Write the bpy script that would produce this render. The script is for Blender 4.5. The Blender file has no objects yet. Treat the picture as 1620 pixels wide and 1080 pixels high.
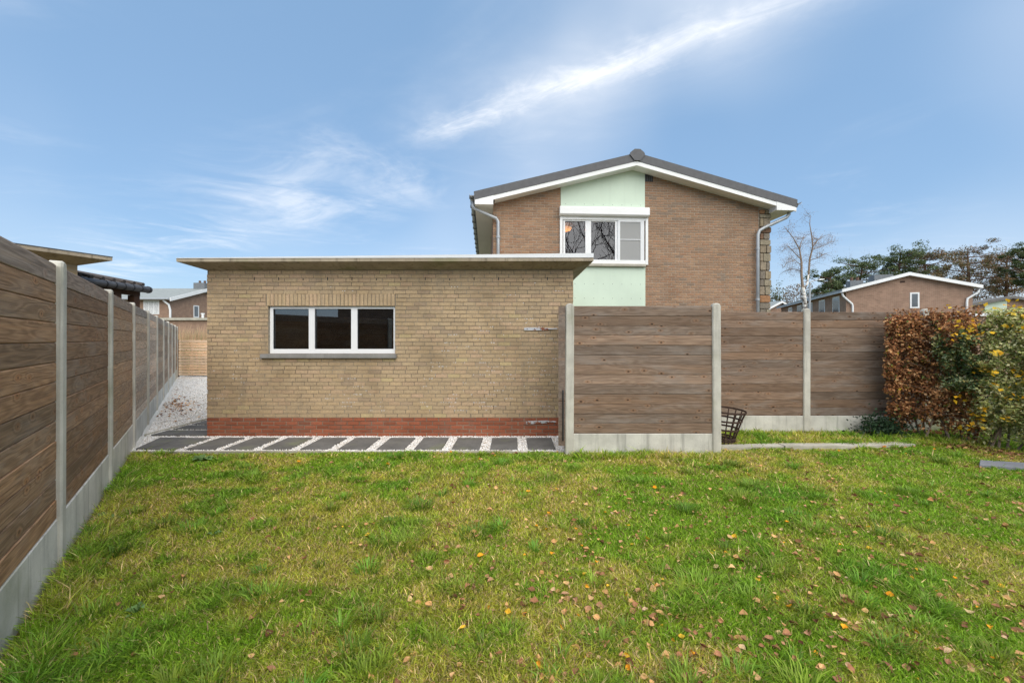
import bpy, math, random
import numpy as np
from mathutils import Vector, Matrix

R = math.radians
random.seed(7)
rng = np.random.default_rng(11)
sc = bpy.context.scene
C = sc.collection

# ------------------------------------------------------------------ camera
cam_data = bpy.data.cameras.new('camera')
cam_data.sensor_width = 36.0
cam_data.lens = 36.0 * 667 / 1620
cam_data.shift_y = -3.0 / 1620
cam_data.clip_start = 0.05
cam_data.clip_end = 3000
cam = bpy.data.objects.new('camera', cam_data)
cam.location = (0, 0, 1.6)
cam.rotation_euler = (R(90), 0, 0)
C.objects.link(cam)
sc.camera = cam

# ------------------------------------------------------------------ light
SUN_AZ, SUN_EL = 160.0, 52.0          # clockwise from +Y
SKY_STRENGTH = 0.075
SUN_STRENGTH = 2.2
EXPOSURE = 1.03
sun_dir = Vector((math.sin(R(SUN_AZ)) * math.cos(R(SUN_EL)), math.cos(R(SUN_AZ)) * math.cos(R(SUN_EL)), math.sin(R(SUN_EL))))
sd = bpy.data.lights.new('sun', 'SUN')
sd.energy = SUN_STRENGTH
sd.angle = R(85)
sd.color = (1.0, 0.925, 0.80)
sun = bpy.data.objects.new('sun', sd)
sun.rotation_euler = (-sun_dir).to_track_quat('-Z', 'Y').to_euler()
sun.location = (0, 0, 30)
C.objects.link(sun)

def node(nt, t, ins=None, **props):
    n = nt.nodes.new(t)
    for k, v in props.items():
        setattr(n, k, v)
    if ins:
        for k, v in ins.items():
            s = n.inputs[k]
            if isinstance(v, bpy.types.NodeSocket):
                nt.links.new(v, s)
            else:
                s.default_value = v
    return n

def math_(nt, op, a, b=0.0, c=0.0, clamp=False):
    return node(nt, 'ShaderNodeMath', {0: a, 1: b, 2: c}, operation=op, use_clamp=clamp).outputs[0]

def mixc(nt, fac, a, b, blend='MIX'):
    n = nt.nodes.new('ShaderNodeMix')
    n.data_type = 'RGBA'
    n.blend_type = blend
    for s, v in ((n.inputs[0], fac), (n.inputs[6], a), (n.inputs[7], b)):
        if isinstance(v, bpy.types.NodeSocket):
            nt.links.new(v, s)
        else:
            s.default_value = v if not isinstance(v, tuple) or len(v) == 4 else (*v, 1.0)
    return n.outputs[2]

def smooth(nt, v, lo, hi, a=0.0, b=1.0):
    n = node(nt, 'ShaderNodeMapRange', {0: v, 1: lo, 2: hi, 3: a, 4: b}, interpolation_type='SMOOTHSTEP')
    return n.outputs[0]

def noise(nt, vec, scale, detail=3.0, rough=0.55, dist=0.0):
    return node(nt, 'ShaderNodeTexNoise', {'Vector': vec, 'Scale': scale, 'Detail': detail, 'Roughness': rough, 'Distortion': dist}).outputs[0]

VEIL_OFF = 6.3
# world: clear-air sky with a long streak of cirrus and thin wisps
world = bpy.data.worlds.new('World')
sc.world = world
world.use_nodes = True
wt = world.node_tree
wt.nodes.clear()
sky = wt.nodes.new('ShaderNodeTexSky')
sky.sky_type = 'NISHITA'
sky.sun_disc = False
sky.sun_elevation = R(SUN_EL)
sky.sun_rotation = R(SUN_AZ)
sky.altitude = 0
sky.air_density = 1.0
sky.dust_density = 1.0
sky.ozone_density = 1.0
tc = wt.nodes.new('ShaderNodeTexCoord')
sep = node(wt, 'ShaderNodeSeparateXYZ', {0: tc.outputs['Generated']})
zc = math_(wt, 'MAXIMUM', sep.outputs[2], 0.03)
pxx = math_(wt, 'DIVIDE', sep.outputs[0], zc)
pyy = math_(wt, 'DIVIDE', sep.outputs[1], zc)
pv = node(wt, 'ShaderNodeCombineXYZ', {0: pxx, 1: pyy, 2: 0.0}).outputs[0]
# coordinates along / across the cirrus band (on the cloud plane)
along = math_(wt, 'ADD', math_(wt, 'MULTIPLY', pxx, 0.827), math_(wt, 'MULTIPLY', pyy, -0.563))
across = math_(wt, 'ADD', math_(wt, 'MULTIPLY', pxx, 0.563), math_(wt, 'MULTIPLY', pyy, 0.827))
n_big = noise(wt, pv, 1.6, 4, 0.6, 0.4)
n_fine = noise(wt, pv, 6.5, 6, 0.68, 0.6)
fv_ = node(wt, 'ShaderNodeCombineXYZ', {0: math_(wt, 'MULTIPLY', along, 2.2), 1: math_(wt, 'MULTIPLY', across, 9.0), 2: 0.0}).outputs[0]
n_fib = noise(wt, fv_, 1.0, 6, 0.66, 0.9)
wob = math_(wt, 'ADD', math_(wt, 'MULTIPLY', math_(wt, 'SUBTRACT', n_big, 0.5), 0.34), math_(wt, 'MULTIPLY', math_(wt, 'SUBTRACT', n_fine, 0.5), 0.2))
offs = math_(wt, 'ABSOLUTE', math_(wt, 'ADD', math_(wt, 'SUBTRACT', across, 1.487), wob))
core = smooth(wt, offs, -0.05, 0.145, 1.0, 0.0)
halo = math_(wt, 'MULTIPLY', smooth(wt, offs, 0.0, 0.34, 0.20, 0.0), smooth(wt, n_big, 0.3, 0.65))
fade = smooth(wt, along, -1.72, -1.25)
fade2 = smooth(wt, along, -0.75, 0.55, 1.0, 0.25)
streak = math_(wt, 'MULTIPLY', math_(wt, 'MULTIPLY', math_(wt, 'ADD', math_(wt, 'MULTIPLY', core, smooth(wt, n_fib, 0.22, 0.8, 0.05, 0.78)), halo), fade), fade2)
# the same band thins out and frays towards the horizon on the left
fray = noise(wt, pv, 1.05, 5, 0.62, 0.8)
tail_w = smooth(wt, math_(wt, 'ABSOLUTE', math_(wt, 'SUBTRACT', across, 1.62)), 0.05, 0.95, 1.0, 0.0)
tail = math_(wt, 'MULTIPLY', math_(wt, 'MULTIPLY', tail_w, smooth(wt, along, -1.5, -2.1)), math_(wt, 'MULTIPLY', smooth(wt, fray, 0.40, 0.70, 0.0, 0.46), smooth(wt, n_fib, 0.2, 0.7, 0.55, 1.0)))
pw = node(wt, 'ShaderNodeMapping', {'Vector': pv, 'Location': (4.2, 1.3, 0), 'Rotation': (0, 0, 0.55), 'Scale': (0.55, 0.85, 1)}).outputs[0]
w_big = noise(wt, pw, 0.9, 5, 0.62, 1.1)
w_fine = noise(wt, pw, 3.2, 5, 0.62, 0.7)
wisp = math_(wt, 'MULTIPLY', smooth(wt, w_big, 0.48, 0.78), smooth(wt, w_fine, 0.3, 0.75))
low = smooth(wt, sep.outputs[2], 0.02, 0.14)
wisp = math_(wt, 'ADD', math_(wt, 'MULTIPLY', wisp, math_(wt, 'MULTIPLY', low, 0.2)), math_(wt, 'MULTIPLY', tail, low))
pz_ = node(wt, 'ShaderNodeMapping', {'Vector': tc.outputs['Generated'], 'Location': (VEIL_OFF, 0.3, 0.1)}).outputs[0]
veil = smooth(wt, noise(wt, pz_, 0.9, 3, 0.5, 0.3), 0.40, 0.66, 0.0, 0.42)
cover = math_(wt, 'ADD', math_(wt, 'ADD', streak, wisp), veil, clamp=True)
cloud_col = (7.6, 7.7, 7.9, 1.0)
skyc = mixc(wt, 0.62, mixc(wt, 1.0, sky.outputs[0], (1.2, 1.2, 1.2), 'MULTIPLY'), (1.98, 3.42, 5.35))   # high thin haze
colr = mixc(wt, cover, skyc, cloud_col)
bg = node(wt, 'ShaderNodeBackground', {0: colr, 1: SKY_STRENGTH})
wo = node(wt, 'ShaderNodeOutputWorld', {0: bg.outputs[0]})

vs = sc.view_settings
vs.view_transform = 'Standard'
vs.look = 'None'
vs.gamma = 1.0
vs.use_curve_mapping = False
vs.exposure = EXPOSURE
sc.render.engine = 'CYCLES'
sc.cycles.use_denoising = True
sc.cycles.denoiser = 'OPENIMAGEDENOISE'
sc.cycles.denoising_input_passes = 'RGB_ALBEDO_NORMAL'
sc.cycles.denoising_prefilter = 'NONE'
sc.cycles.max_bounces = 8
sc.cycles.transparent_max_bounces = 16

# ------------------------------------------------------------------ object helpers
ORIGIN = {}

def tag(o, label=None, cat=None, group=None, kind=None):
    if label: o['label'] = label
    if cat: o['category'] = cat
    if group: o['group'] = group
    if kind: o['kind'] = kind
    return o

def thing(name, label, cat, loc=(0, 0, 0), rz=0.0, group=None):
    o = bpy.data.objects.new(name, None)
    o.empty_display_size = 0.2
    o.location = loc
    o.rotation_euler = (0, 0, rz)
    C.objects.link(o)
    ORIGIN[o] = Vector(loc)
    return tag(o, label, cat, group)

def link(name, me, parent=None, loc=(0, 0, 0), rot=(0, 0, 0), color=None):
    o = bpy.data.objects.new(name, me)
    C.objects.link(o)
    o.location = loc
    o.rotation_euler = rot
    if parent: o.parent = parent
    if color: o.color = (*color, 1.0)
    return o

class MB:
    """collects faces in the parent's local space and builds one mesh object"""
    def __init__(s):
        s.v = []; s.f = []; s.c = []; s.col = (1, 1, 1)
    def add(s, vs, fs):
        b = len(s.v)
        s.v += [tuple(p) for p in vs]
        s.f += [tuple(b + i for i in f) for f in fs]
        s.c += [s.col] * len(fs)
        return s
    def box(s, x0, x1, y0, y1, z0, z1, skip=()):
        vs = [(x0,y0,z0),(x1,y0,z0),(x1,y1,z0),(x0,y1,z0),(x0,y0,z1),(x1,y0,z1),(x1,y1,z1),(x0,y1,z1)]
        fs = {'b':(0,3,2,1),'t':(4,5,6,7),'f':(0,1,5,4),'k':(2,3,7,6),'l':(3,0,4,7),'r':(1,2,6,5)}
        return s.add(vs, [fs[k] for k in fs if k not in skip])
    def cbox(s, x0, x1, y0, y1, z0, z1, c):
        """box with chamfered edges on its -y face and end edges (profile chamfer all round)"""
        o = []
        for y, i in ((y1, 0.0), (y0 + c, 0.0), (y0, c)):
            o += [(x0+i,y,z0+i),(x1-i,y,z0+i),(x1-i,y,z1-i),(x0+i,y,z1-i)]
        fs = [(3,2,1,0)]
        for k in (0, 4):
            for j in range(4):
                a, b = k + j, k + (j + 1) % 4
                fs.append((a, b, b + 4, a + 4))
        fs.append((8, 9, 10, 11))
        return s.add(o, fs)
    def prism(s, outline, y0, y1):
        """outline = [(x,z)...] counter-clockwise seen from -y, extruded from y0 (front) to y1"""
        n = len(outline)
        vs = [(x, y0, z) for x, z in outline] + [(x, y1, z) for x, z in outline]
        fs = [tuple(range(n)), tuple(range(2*n-1, n-1, -1))]
        for i in range(n):
            j = (i + 1) % n
            fs.append((j, i, i + n, j + n))
        return s.add(vs, fs)
    def quadp(s, a, b, c, d):
        return s.add([a, b, c, d], [(0, 1, 2, 3)])
    def tube(s, pts, rad, n=8, caps=True):
        pts = [Vector(p) for p in pts]
        if not hasattr(rad, '__len__'): rad = [rad] * len(pts)
        vs = []; fs = []
        up = None
        for i, p in enumerate(pts):
            t = (pts[min(i+1, len(pts)-1)] - pts[max(i-1, 0)]).normalized()
            if up is None or abs(up.dot(t)) > 0.95:
                up = Vector((0, 0, 1)) if abs(t.z) < 0.9 else Vector((1, 0, 0))
            a = t.cross(up).normalized(); b = a.cross(t).normalized()
            up = b
            for k in range(n):
                an = 2 * math.pi * k / n
                vs.append(p + (a * math.cos(an) + b * math.sin(an)) * rad[i])
        for i in range(len(pts) - 1):
            for k in range(n):
                k2 = (k + 1) % n
                fs.append((i*n+k, i*n+k2, (i+1)*n+k2, (i+1)*n+k))
        if caps:
            fs.append(tuple(range(n-1, -1, -1)))
            fs.append(tuple((len(pts)-1)*n + k for k in range(n)))
        return s.add(vs, fs)
    def mesh(s, name, mat, smooth_=False):
        me = bpy.data.meshes.new(name)
        me.from_pydata(s.v, [], s.f)
        at = me.color_attributes.new('col', 'FLOAT_COLOR', 'CORNER')
        data = []
        for f, c in zip(s.f, s.c):
            data += [c[0], c[1], c[2], 1.0] * len(f)
        at.data.foreach_set('color', data)
        if smooth_:
            me.polygons.foreach_set('use_smooth', [True] * len(me.polygons))
        if mat: me.materials.append(mat)
        me.update()
        return me
    def build(s, name, mat, parent=None, smooth_=False, loc=(0,0,0), color=None):
        return link(name, s.mesh(name, mat, smooth_), parent, loc, color=color)

def np_mesh(name, V, F, col, mat, smooth_=False):
    """V (n,3), F (m,k) constant polygon size, col (n,3) per vertex"""
    me = bpy.data.meshes.new(name)
    n, m, k = len(V), len(F), F.shape[1]
    me.vertices.add(n); me.vertices.foreach_set('co', np.ascontiguousarray(V, dtype=np.float32).ravel())
    me.loops.add(m * k); me.loops.foreach_set('vertex_index', np.ascontiguousarray(F, dtype=np.int32).ravel())
    me.polygons.add(m); me.polygons.foreach_set('loop_start', np.arange(0, m * k, k, dtype=np.int32))
    if smooth_: me.polygons.foreach_set('use_smooth', np.ones(m, dtype=bool))
    if col is not None:
        at = me.color_attributes.new('col', 'FLOAT_COLOR', 'POINT')
        c4 = np.ones((n, 4), dtype=np.float32); c4[:, :3] = col
        at.data.foreach_set('color', c4.ravel())
    me.materials.append(mat)
    me.update(calc_edges=True)
    return me

def vnoise(x, y, scale, seed=0):
    """smooth value noise 0..1"""
    x = np.asarray(x) * scale + 1000.3 + seed * 17.7; y = np.asarray(y) * scale + 1000.7 + seed * 9.1
    xi = np.floor(x).astype(np.int64); yi = np.floor(y).astype(np.int64)
    fx = x - xi; fy = y - yi
    fx = fx * fx * (3 - 2 * fx); fy = fy * fy * (3 - 2 * fy)
    def h(a, b):
        v = np.sin(a * 127.1 + b * 311.7 + seed * 74.7) * 43758.5453
        return v - np.floor(v)
    return (h(xi, yi) * (1-fx) + h(xi+1, yi) * fx) * (1-fy) + (h(xi, yi+1) * (1-fx) + h(xi+1, yi+1) * fx) * fy

# ------------------------------------------------------------------ materials
def new_mat(name):
    m = bpy.data.materials.new(name)
    m.use_nodes = True
    nt = m.node_tree
    b = nt.nodes['Principled BSDF']
    return m, nt, b

def bump(nt, b, h, strength=0.3, dist=0.01):
    n = node(nt, 'ShaderNodeBump', {'Strength': strength, 'Distance': dist, 'Height': h})
    nt.links.new(n.outputs[0], b.inputs['Normal'])

def coords(nt, kind='Object'):
    return nt.nodes.new('ShaderNodeTexCoord').outputs[kind]

def world_pos(nt):
    return nt.nodes.new('ShaderNodeNewGeometry').outputs['Position']

def plain(name, color, rough=0.6, var=0.12, scale=6.0, metal=0.0, spec=0.4, bmp=0.08, streak=0.0):
    m, nt, b = new_mat(name)
    p = world_pos(nt)
    n = noise(nt, p, scale, 5, 0.6)
    f = smooth(nt, n, 0.25, 0.75, 1 - var, 1 + var)
    c = mixc(nt, 1.0, (*color, 1.0), node(nt, 'ShaderNodeCombineXYZ', {0: f, 1: f, 2: f}).outputs[0], 'MULTIPLY')
    if streak:
        q = node(nt, 'ShaderNodeMapping', {'Vector': p, 'Scale': (9, 9, 0.7)}).outputs[0]
        sn = smooth(nt, noise(nt, q, 1.0, 4, 0.6), 0.5, 0.78, 0.0, streak)
        c = mixc(nt, sn, c, tuple(x * 0.45 for x in color))
    nt.links.new(c, b.inputs['Base Color'])
    b.inputs['Roughness'].default_value = rough
    b.inputs['Metallic'].default_value = metal
    b.inputs['Specular IOR Level'].default_value = spec
    if bmp: bump(nt, b, noise(nt, p, scale * 9, 3), bmp, 0.004)
    return m

def attr_mat(name, rough=0.75, transl=0.0, scale=60.0, var=0.15, spec=0.3, bmp=0.25):
    m, nt, b = new_mat(name)
    a = node(nt, 'ShaderNodeAttribute', attribute_name='col').outputs['Color']
    p = world_pos(nt)
    n = noise(nt, p, scale, 4, 0.65)
    f = smooth(nt, n, 0.25, 0.75, 1 - var, 1 + var)
    c = mixc(nt, 1.0, a, node(nt, 'ShaderNodeCombineXYZ', {0: f, 1: f, 2: f}).outputs[0], 'MULTIPLY')
    nt.links.new(c, b.inputs['Base Color'])
    b.inputs['Roughness'].default_value = rough
    b.inputs['Specular IOR Level'].default_value = spec
    if bmp: bump(nt, b, n, bmp, 0.004)
    if transl:
        t = node(nt, 'ShaderNodeBsdfTranslucent', {0: c})
        mx = node(nt, 'ShaderNodeMixShader', {0: transl, 1: b.outputs[0], 2: t.outputs[0]})
        nt.links.new(mx.outputs[0], nt.nodes['Material Output'].inputs[0])
    return m

def wood_mat(name, grey=0.35, end_grey=(0.33, 0.295, 0.265), kmin=0.6, kdark=0.92, ringc=0.42):
    """weathered plank: tinted by the object's own colour; grain runs along local x"""
    m, nt, b = new_mat(name)
    oi = nt.nodes.new('ShaderNodeObjectInfo')
    oc = coords(nt)
    rnd = math_(nt, 'MULTIPLY', oi.outputs['Random'], 91.0)
    off = node(nt, 'ShaderNodeCombineXYZ', {0: rnd, 1: rnd, 2: math_(nt, 'MULTIPLY', rnd, 1.7)}).outputs[0]
    v0 = node(nt, 'ShaderNodeVectorMath', {0: oc, 1: off}, operation='ADD').outputs[0]
    # knots
    vsp = node(nt, 'ShaderNodeSeparateXYZ', {0: v0})
    kv = node(nt, 'ShaderNodeCombineXYZ', {0: math_(nt, 'MULTIPLY', vsp.outputs[0], 4.4), 1: math_(nt, 'MULTIPLY', vsp.outputs[2], 8.5), 2: 0.0}).outputs[0]
    vo = node(nt, 'ShaderNodeTexVoronoi', {'Vector': kv, 'Scale': 1.0, 'Randomness': 1.0}, feature='F1', voronoi_dimensions='2D')
    kd = vo.outputs['Distance']
    kr = node(nt, 'ShaderNodeSeparateColor', {0: vo.outputs['Color']}).outputs[0]
    on = smooth(nt, kr, kmin, kmin + 0.08)
    knot = math_(nt, 'MULTIPLY', math_(nt, 'MULTIPLY', smooth(nt, math_(nt, 'SUBTRACT', kd, math_(nt, 'MULTIPLY', math_(nt, 'SUBTRACT', kr, 0.75), 0.12)), 0.03, 0.09, 1.0, 0.0), 1.0), on)
    # cathedral grain, bent round the knots
    gv = node(nt, 'ShaderNodeMapping', {'Vector': v0, 'Scale': (0.9, 3.0, 8.0)}).outputs[0]
    g0 = noise(nt, gv, 1.0, 2, 0.45, 0.3)
    g1 = math_(nt, 'ADD', math_(nt, 'MULTIPLY', g0, 62.0), math_(nt, 'MULTIPLY', smooth(nt, kd, 0.0, 0.45, 1.0, 0.0), math_(nt, 'MULTIPLY', on, 9.0)))
    ring = math_(nt, 'ADD', math_(nt, 'MULTIPLY', math_(nt, 'SINE', g1), 0.5), 0.5)
    fv = node(nt, 'ShaderNodeMapping', {'Vector': v0, 'Scale': (3.0, 30.0, 120.0)}).outputs[0]
    fine = noise(nt, fv, 1.0, 4, 0.65)
    bv = node(nt, 'ShaderNodeMapping', {'Vector': v0, 'Scale': (1.6, 3.0, 5.0)}).outputs[0]
    blot = noise(nt, bv, 1.0, 4, 0.6, 0.4)
    base = oi.outputs['Color']
    c = mixc(nt, math_(nt, 'MULTIPLY', ring, ringc), base, mixc(nt, 1.0, base, (0.42, 0.36, 0.32), 'MULTIPLY'))
    f = smooth(nt, fine, 0.2, 0.8, 0.66, 1.34)
    c = mixc(nt, 1.0, c, node(nt, 'ShaderNodeCombineXYZ', {0: f, 1: f, 2: f}).outputs[0], 'MULTIPLY')
    lv = node(nt, 'ShaderNodeMapping', {'Vector': v0, 'Scale': (1.1, 8.0, 34.0)}).outputs[0]
    lg_ = noise(nt, lv, 1.0, 4, 0.6, 0.3)
    c = mixc(nt, smooth(nt, lg_, 0.52, 0.72, 0.0, 0.42), c, mixc(nt, 1.0, base, (1.5, 1.36, 1.2), 'MULTIPLY'))
    c = mixc(nt, smooth(nt, lg_, 0.46, 0.3, 0.0, 0.45), c, mixc(nt, 1.0, base, (0.5, 0.47, 0.45), 'MULTIPLY'))
    c = mixc(nt, smooth(nt, blot, 0.46, 0.72, 0.0, grey), c, end_grey)
    c = mixc(nt, smooth(nt, blot, 0.22, 0.42, 0.3, 0.0), c, mixc(nt, 1.0, base, (0.62, 0.5, 0.42), 'MULTIPLY'))
    c = mixc(nt, math_(nt, 'MULTIPLY', smooth(nt, kd, 0.09, 0.26, 0.5, 0.0), on), c, mixc(nt, 1.0, base, (1.25, 0.95, 0.72), 'MULTIPLY'))
    c = mixc(nt, math_(nt, 'MULTIPLY', knot, kdark), c, (0.02, 0.014, 0.011))
    nt.links.new(c, b.inputs['Base Color'])
    b.inputs['Roughness'].default_value = 0.82
    b.inputs['Specular IOR Level'].default_value = 0.25
    h = math_(nt, 'ADD', math_(nt, 'MULTIPLY', ring, 0.5), fine)
    bump(nt, b, h, 0.35, 0.004)
    return m

def concrete_mat(name, color, stain=0.35, green=0.15):
    m, nt, b = new_mat(name)
    p = world_pos(nt)
    n1 = noise(nt, p, 3.0, 5, 0.6)
    n2 = noise(nt, p, 55.0, 4, 0.7)
    sv = node(nt, 'ShaderNodeMapping', {'Vector': p, 'Scale': (14, 14, 0.8)}).outputs[0]
    st = smooth(nt, noise(nt, sv, 1.0, 4, 0.6), 0.5, 0.76, 0.0, stain)
    c = mixc(nt, smooth(nt, n1, 0.3, 0.7), tuple(x * 0.82 for x in color), tuple(min(1, x * 1.1) for x in color))
    c = mixc(nt, st, c, tuple(x * 0.4 for x in color))
    c = mixc(nt, smooth(nt, noise(nt, p, 1.6, 4, 0.6), 0.52, 0.75, 0.0, green), c, (0.20, 0.22, 0.10))
    sp = smooth(nt, n2, 0.3, 0.42, 0.35, 0.0)
    c = mixc(nt, sp, c, tuple(x * 0.42 for x in color))
    nt.links.new(c, b.inputs['Base Color'])
    b.inputs['Roughness'].default_value = 0.9
    b.inputs['Specular IOR Level'].default_value = 0.2
    bump(nt, b, n2, 0.5, 0.004)
    return m

def brick_far(name, c1, c2, mortar, bw=0.2, bh=0.065, rotated=False):
    """masonry too far off to tell bricks apart"""
    m, nt, b = new_mat(name)
    p = coords(nt)
    s = node(nt, 'ShaderNodeSeparateXYZ', {0: p})
    u = math_(nt, 'ADD', s.outputs[0], s.outputs[1])
    q = node(nt, 'ShaderNodeCombineXYZ', {0: u, 1: s.outputs[2], 2: 0.0}).outputs[0]
    br = node(nt, 'ShaderNodeTexBrick', {'Vector': q, 'Color1': (*c1, 1), 'Color2': (*c2, 1), 'Mortar': (*mortar, 1), 'Scale': 1.0,
              'Mortar Size': 0.006, 'Bias': 0.0, 'Brick Width': bw, 'Row Height': bh}, offset=0.5)
    n = noise(nt, p, 2.2, 4, 0.6)
    f = smooth(nt, n, 0.25, 0.75, 0.85, 1.12)
    c = mixc(nt, 1.0, br.outputs[0], node(nt, 'ShaderNodeCombineXYZ', {0: f, 1: f, 2: f}).outputs[0], 'MULTIPLY')
    nt.links.new(c, b.inputs['Base Color'])
    b.inputs['Roughness'].default_value = 0.9
    b.inputs['Specular IOR Level'].default_value = 0.2
    return m

def brick_mat(name, soot=0.35, speck=0.5, zlo=0.3, zhi=1.9):
    """single bricks coloured by their own 'col' attribute, with weathering patches and white salt specks"""
    m, nt, b = new_mat(name)
    a = node(nt, 'ShaderNodeAttribute', attribute_name='col').outputs['Color']
    p = world_pos(nt)
    f = smooth(nt, noise(nt, p, 42.0, 4, 0.7), 0.25, 0.75, 0.8, 1.16)
    c = mixc(nt, 1.0, a, node(nt, 'ShaderNodeCombineXYZ', {0: f, 1: f, 2: f}).outputs[0], 'MULTIPLY')
    pat = noise(nt, p, 1.1, 5, 0.62, 0.5)
    c = mixc(nt, smooth(nt, pat, 0.44, 0.72, 0.0, soot), c, mixc(nt, 1.0, a, (0.52, 0.5, 0.46), 'MULTIPLY'))
    run = node(nt, 'ShaderNodeMapping', {'Vector': p, 'Scale': (5.0, 5.0, 0.5)}).outputs[0]
    c = mixc(nt, smooth(nt, noise(nt, run, 1.0, 5, 0.65), 0.5, 0.75, 0.0, soot * 0.8), c, (0.17, 0.15, 0.12))
    fl = noise(nt, p, 9.0, 5, 0.7)
    c = mixc(nt, smooth(nt, fl, 0.52, 0.7, 0.0, soot * 0.6), c, mixc(nt, 1.0, a, (0.7, 0.66, 0.62), 'MULTIPLY'))
    sq = node(nt, 'ShaderNodeMapping', {'Vector': p, 'Scale': (16, 16, 26)}).outputs[0]
    vo = node(nt, 'ShaderNodeTexVoronoi', {'Vector': sq, 'Scale': 1.0}, feature='F1')
    rr = node(nt, 'ShaderNodeSeparateColor', {0: vo.outputs['Color']}).outputs[0]
    pz = node(nt, 'ShaderNodeSeparateXYZ', {0: p}).outputs[2]
    zone = math_(nt, 'MULTIPLY', smooth(nt, pz, zlo, zlo + 0.2), smooth(nt, pz, zhi - 0.5, zhi, 1.0, 0.0))
    zone = math_(nt, 'MULTIPLY', zone, smooth(nt, noise(nt, p, 1.4, 3), 0.4, 0.6))
    sm = math_(nt, 'MULTIPLY', math_(nt, 'MULTIPLY', smooth(nt, rr, 0.86, 0.9), smooth(nt, vo.outputs['Distance'], 0.12, 0.24, 1.0, 0.0)), zone)
    c = mixc(nt, math_(nt, 'MULTIPLY', sm, speck), c, (0.8, 0.78, 0.74))
    pit = smooth(nt, noise(nt, p, 95.0, 3, 0.7), 0.27, 0.36, 0.5, 0.0)
    c = mixc(nt, pit, c, (0.05, 0.04, 0.03))
    nt.links.new(c, b.inputs['Base Color'])
    b.inputs['Roughness'].default_value = 0.88
    b.inputs['Specular IOR Level'].default_value = 0.25
    bump(nt, b, noise(nt, p, 70.0, 4, 0.7), 0.5, 0.004)
    return m

def glass_mat(name, tint, refl):
    m, nt, b = new_mat(name)
    nt.nodes.remove(b)
    fr = node(nt, 'ShaderNodeFresnel', {'IOR': 1.5}).outputs[0]
    fac = math_(nt, 'ADD', fr, refl, clamp=True)
    t = node(nt, 'ShaderNodeBsdfTransparent', {0: (*tint, 1)})
    g = node(nt, 'ShaderNodeBsdfGlossy', {'Color': (0.9, 0.92, 0.95, 1), 'Roughness': 0.01})
    mx = node(nt, 'ShaderNodeMixShader', {0: fac, 1: t.outputs[0], 2: g.outputs[0]})
    nt.links.new(mx.outputs[0], nt.nodes['Material Output'].inputs[0])
    return m

M = {}
M['wood'] = wood_mat('weathered_plank')
M['wood_dark'] = wood_mat('brown_plank', 0.3, (0.32, 0.28, 0.24), 0.62, 0.55, 0.5)
M['wood_new'] = wood_mat('pale_plank', 0.12, end_grey=(0.5, 0.42, 0.33))
M['post'] = concrete_mat('concrete_post', (0.54, 0.515, 0.45), 0.5, 0.45)
M['base'] = concrete_mat('concrete_base', (0.58, 0.56, 0.50), 0.6, 0.4)
M['slab'] = concrete_mat('roof_concrete', (0.40, 0.335, 0.25), 0.75, 0.5)
M['brick_y'] = brick_mat('yellow_brick', 0.5, 0.0)
M['brick_h'] = brick_mat('brown_brick', 0.4, 0.5, 2.6, 4.6)
M['mortar_y'] = plain('mortar_sand', (0.27, 0.23, 0.175), 0.95, 0.45, 1.3)
M['mortar_h'] = plain('mortar_grey', (0.36, 0.30, 0.24), 0.95, 0.2, 3.0)
M['far_brick'] = brick_far('far_brick', (0.34, 0.21, 0.145), (0.27, 0.165, 0.115), (0.36, 0.28, 0.22))
M['far_yellow'] = brick_far('far_yellow_brick', (0.40, 0.31, 0.20), (0.33, 0.25, 0.15), (0.36, 0.31, 0.24))
M['white'] = plain('white_paint', (0.80, 0.80, 0.79), 0.4, 0.04, 2.0, bmp=0.0)
M['white_pvc'] = plain('white_pvc', (0.80, 0.80, 0.80), 0.3, 0.03, 2.0, bmp=0.0)
M['alu'] = plain('pale_aluminium', (0.72, 0.73, 0.74), 0.35, 0.05, 2.0, bmp=0.0)
M['mint'] = plain('mint_panel', (0.60, 0.705, 0.575), 0.55, 0.05, 1.2, bmp=0.02, streak=0.08)
M['roof'] = plain('roof_charcoal', (0.10, 0.10, 0.105), 0.6, 0.12, 9.0)
M['roof_far'] = plain('roof_grey', (0.26, 0.28, 0.27), 0.8, 0.15, 3.0)
M['roof_brown'] = plain('roof_brown_grey', (0.16, 0.15, 0.14), 0.8, 0.15, 3.0)
M['zinc'] = plain('zinc', (0.40, 0.42, 0.44), 0.45, 0.12, 5.0, metal=0.35, bmp=0.02)
M['zinc_dark'] = plain('dark_zinc', (0.085, 0.085, 0.09), 0.5, 0.25, 9.0, metal=0.2)
M['chimney'] = plain('chimney_grey', (0.17, 0.18, 0.19), 0.8, 0.12, 5.0)
M['stone_sill'] = concrete_mat('bluestone', (0.27, 0.26, 0.245), 0.4, 0.15)
M['paver'] = concrete_mat('slate_paver', (0.14, 0.135, 0.128), 0.45, 0.5)
M['edging'] = concrete_mat('edging_concrete', (0.46, 0.43, 0.36), 0.35, 0.3)
M['gravel'] = attr_mat('white_gravel', 0.85, 0, 120.0, 0.1, 0.2, 0.0)
M['leaf'] = attr_mat('leaf', 0.6, 0.28, 40.0, 0.12, 0.35, 0.0)
M['dry_leaf'] = attr_mat('dry_leaf', 0.75, 0.15, 90.0, 0.22, 0.25, 0.0)
M['grass'] = attr_mat('grass_blade', 0.55, 0.35, 3.0, 0.1, 0.3, 0.0)
M['bark'] = plain('bark', (0.2, 0.17, 0.15), 0.9, 0.35, 14.0, bmp=0.5)
M['twig'] = plain('twig', (0.235, 0.175, 0.13), 0.9, 0.25, 14.0)
M['pine_bark'] = plain('pine_bark', (0.14, 0.085, 0.06), 0.9, 0.3, 6.0)
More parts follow.
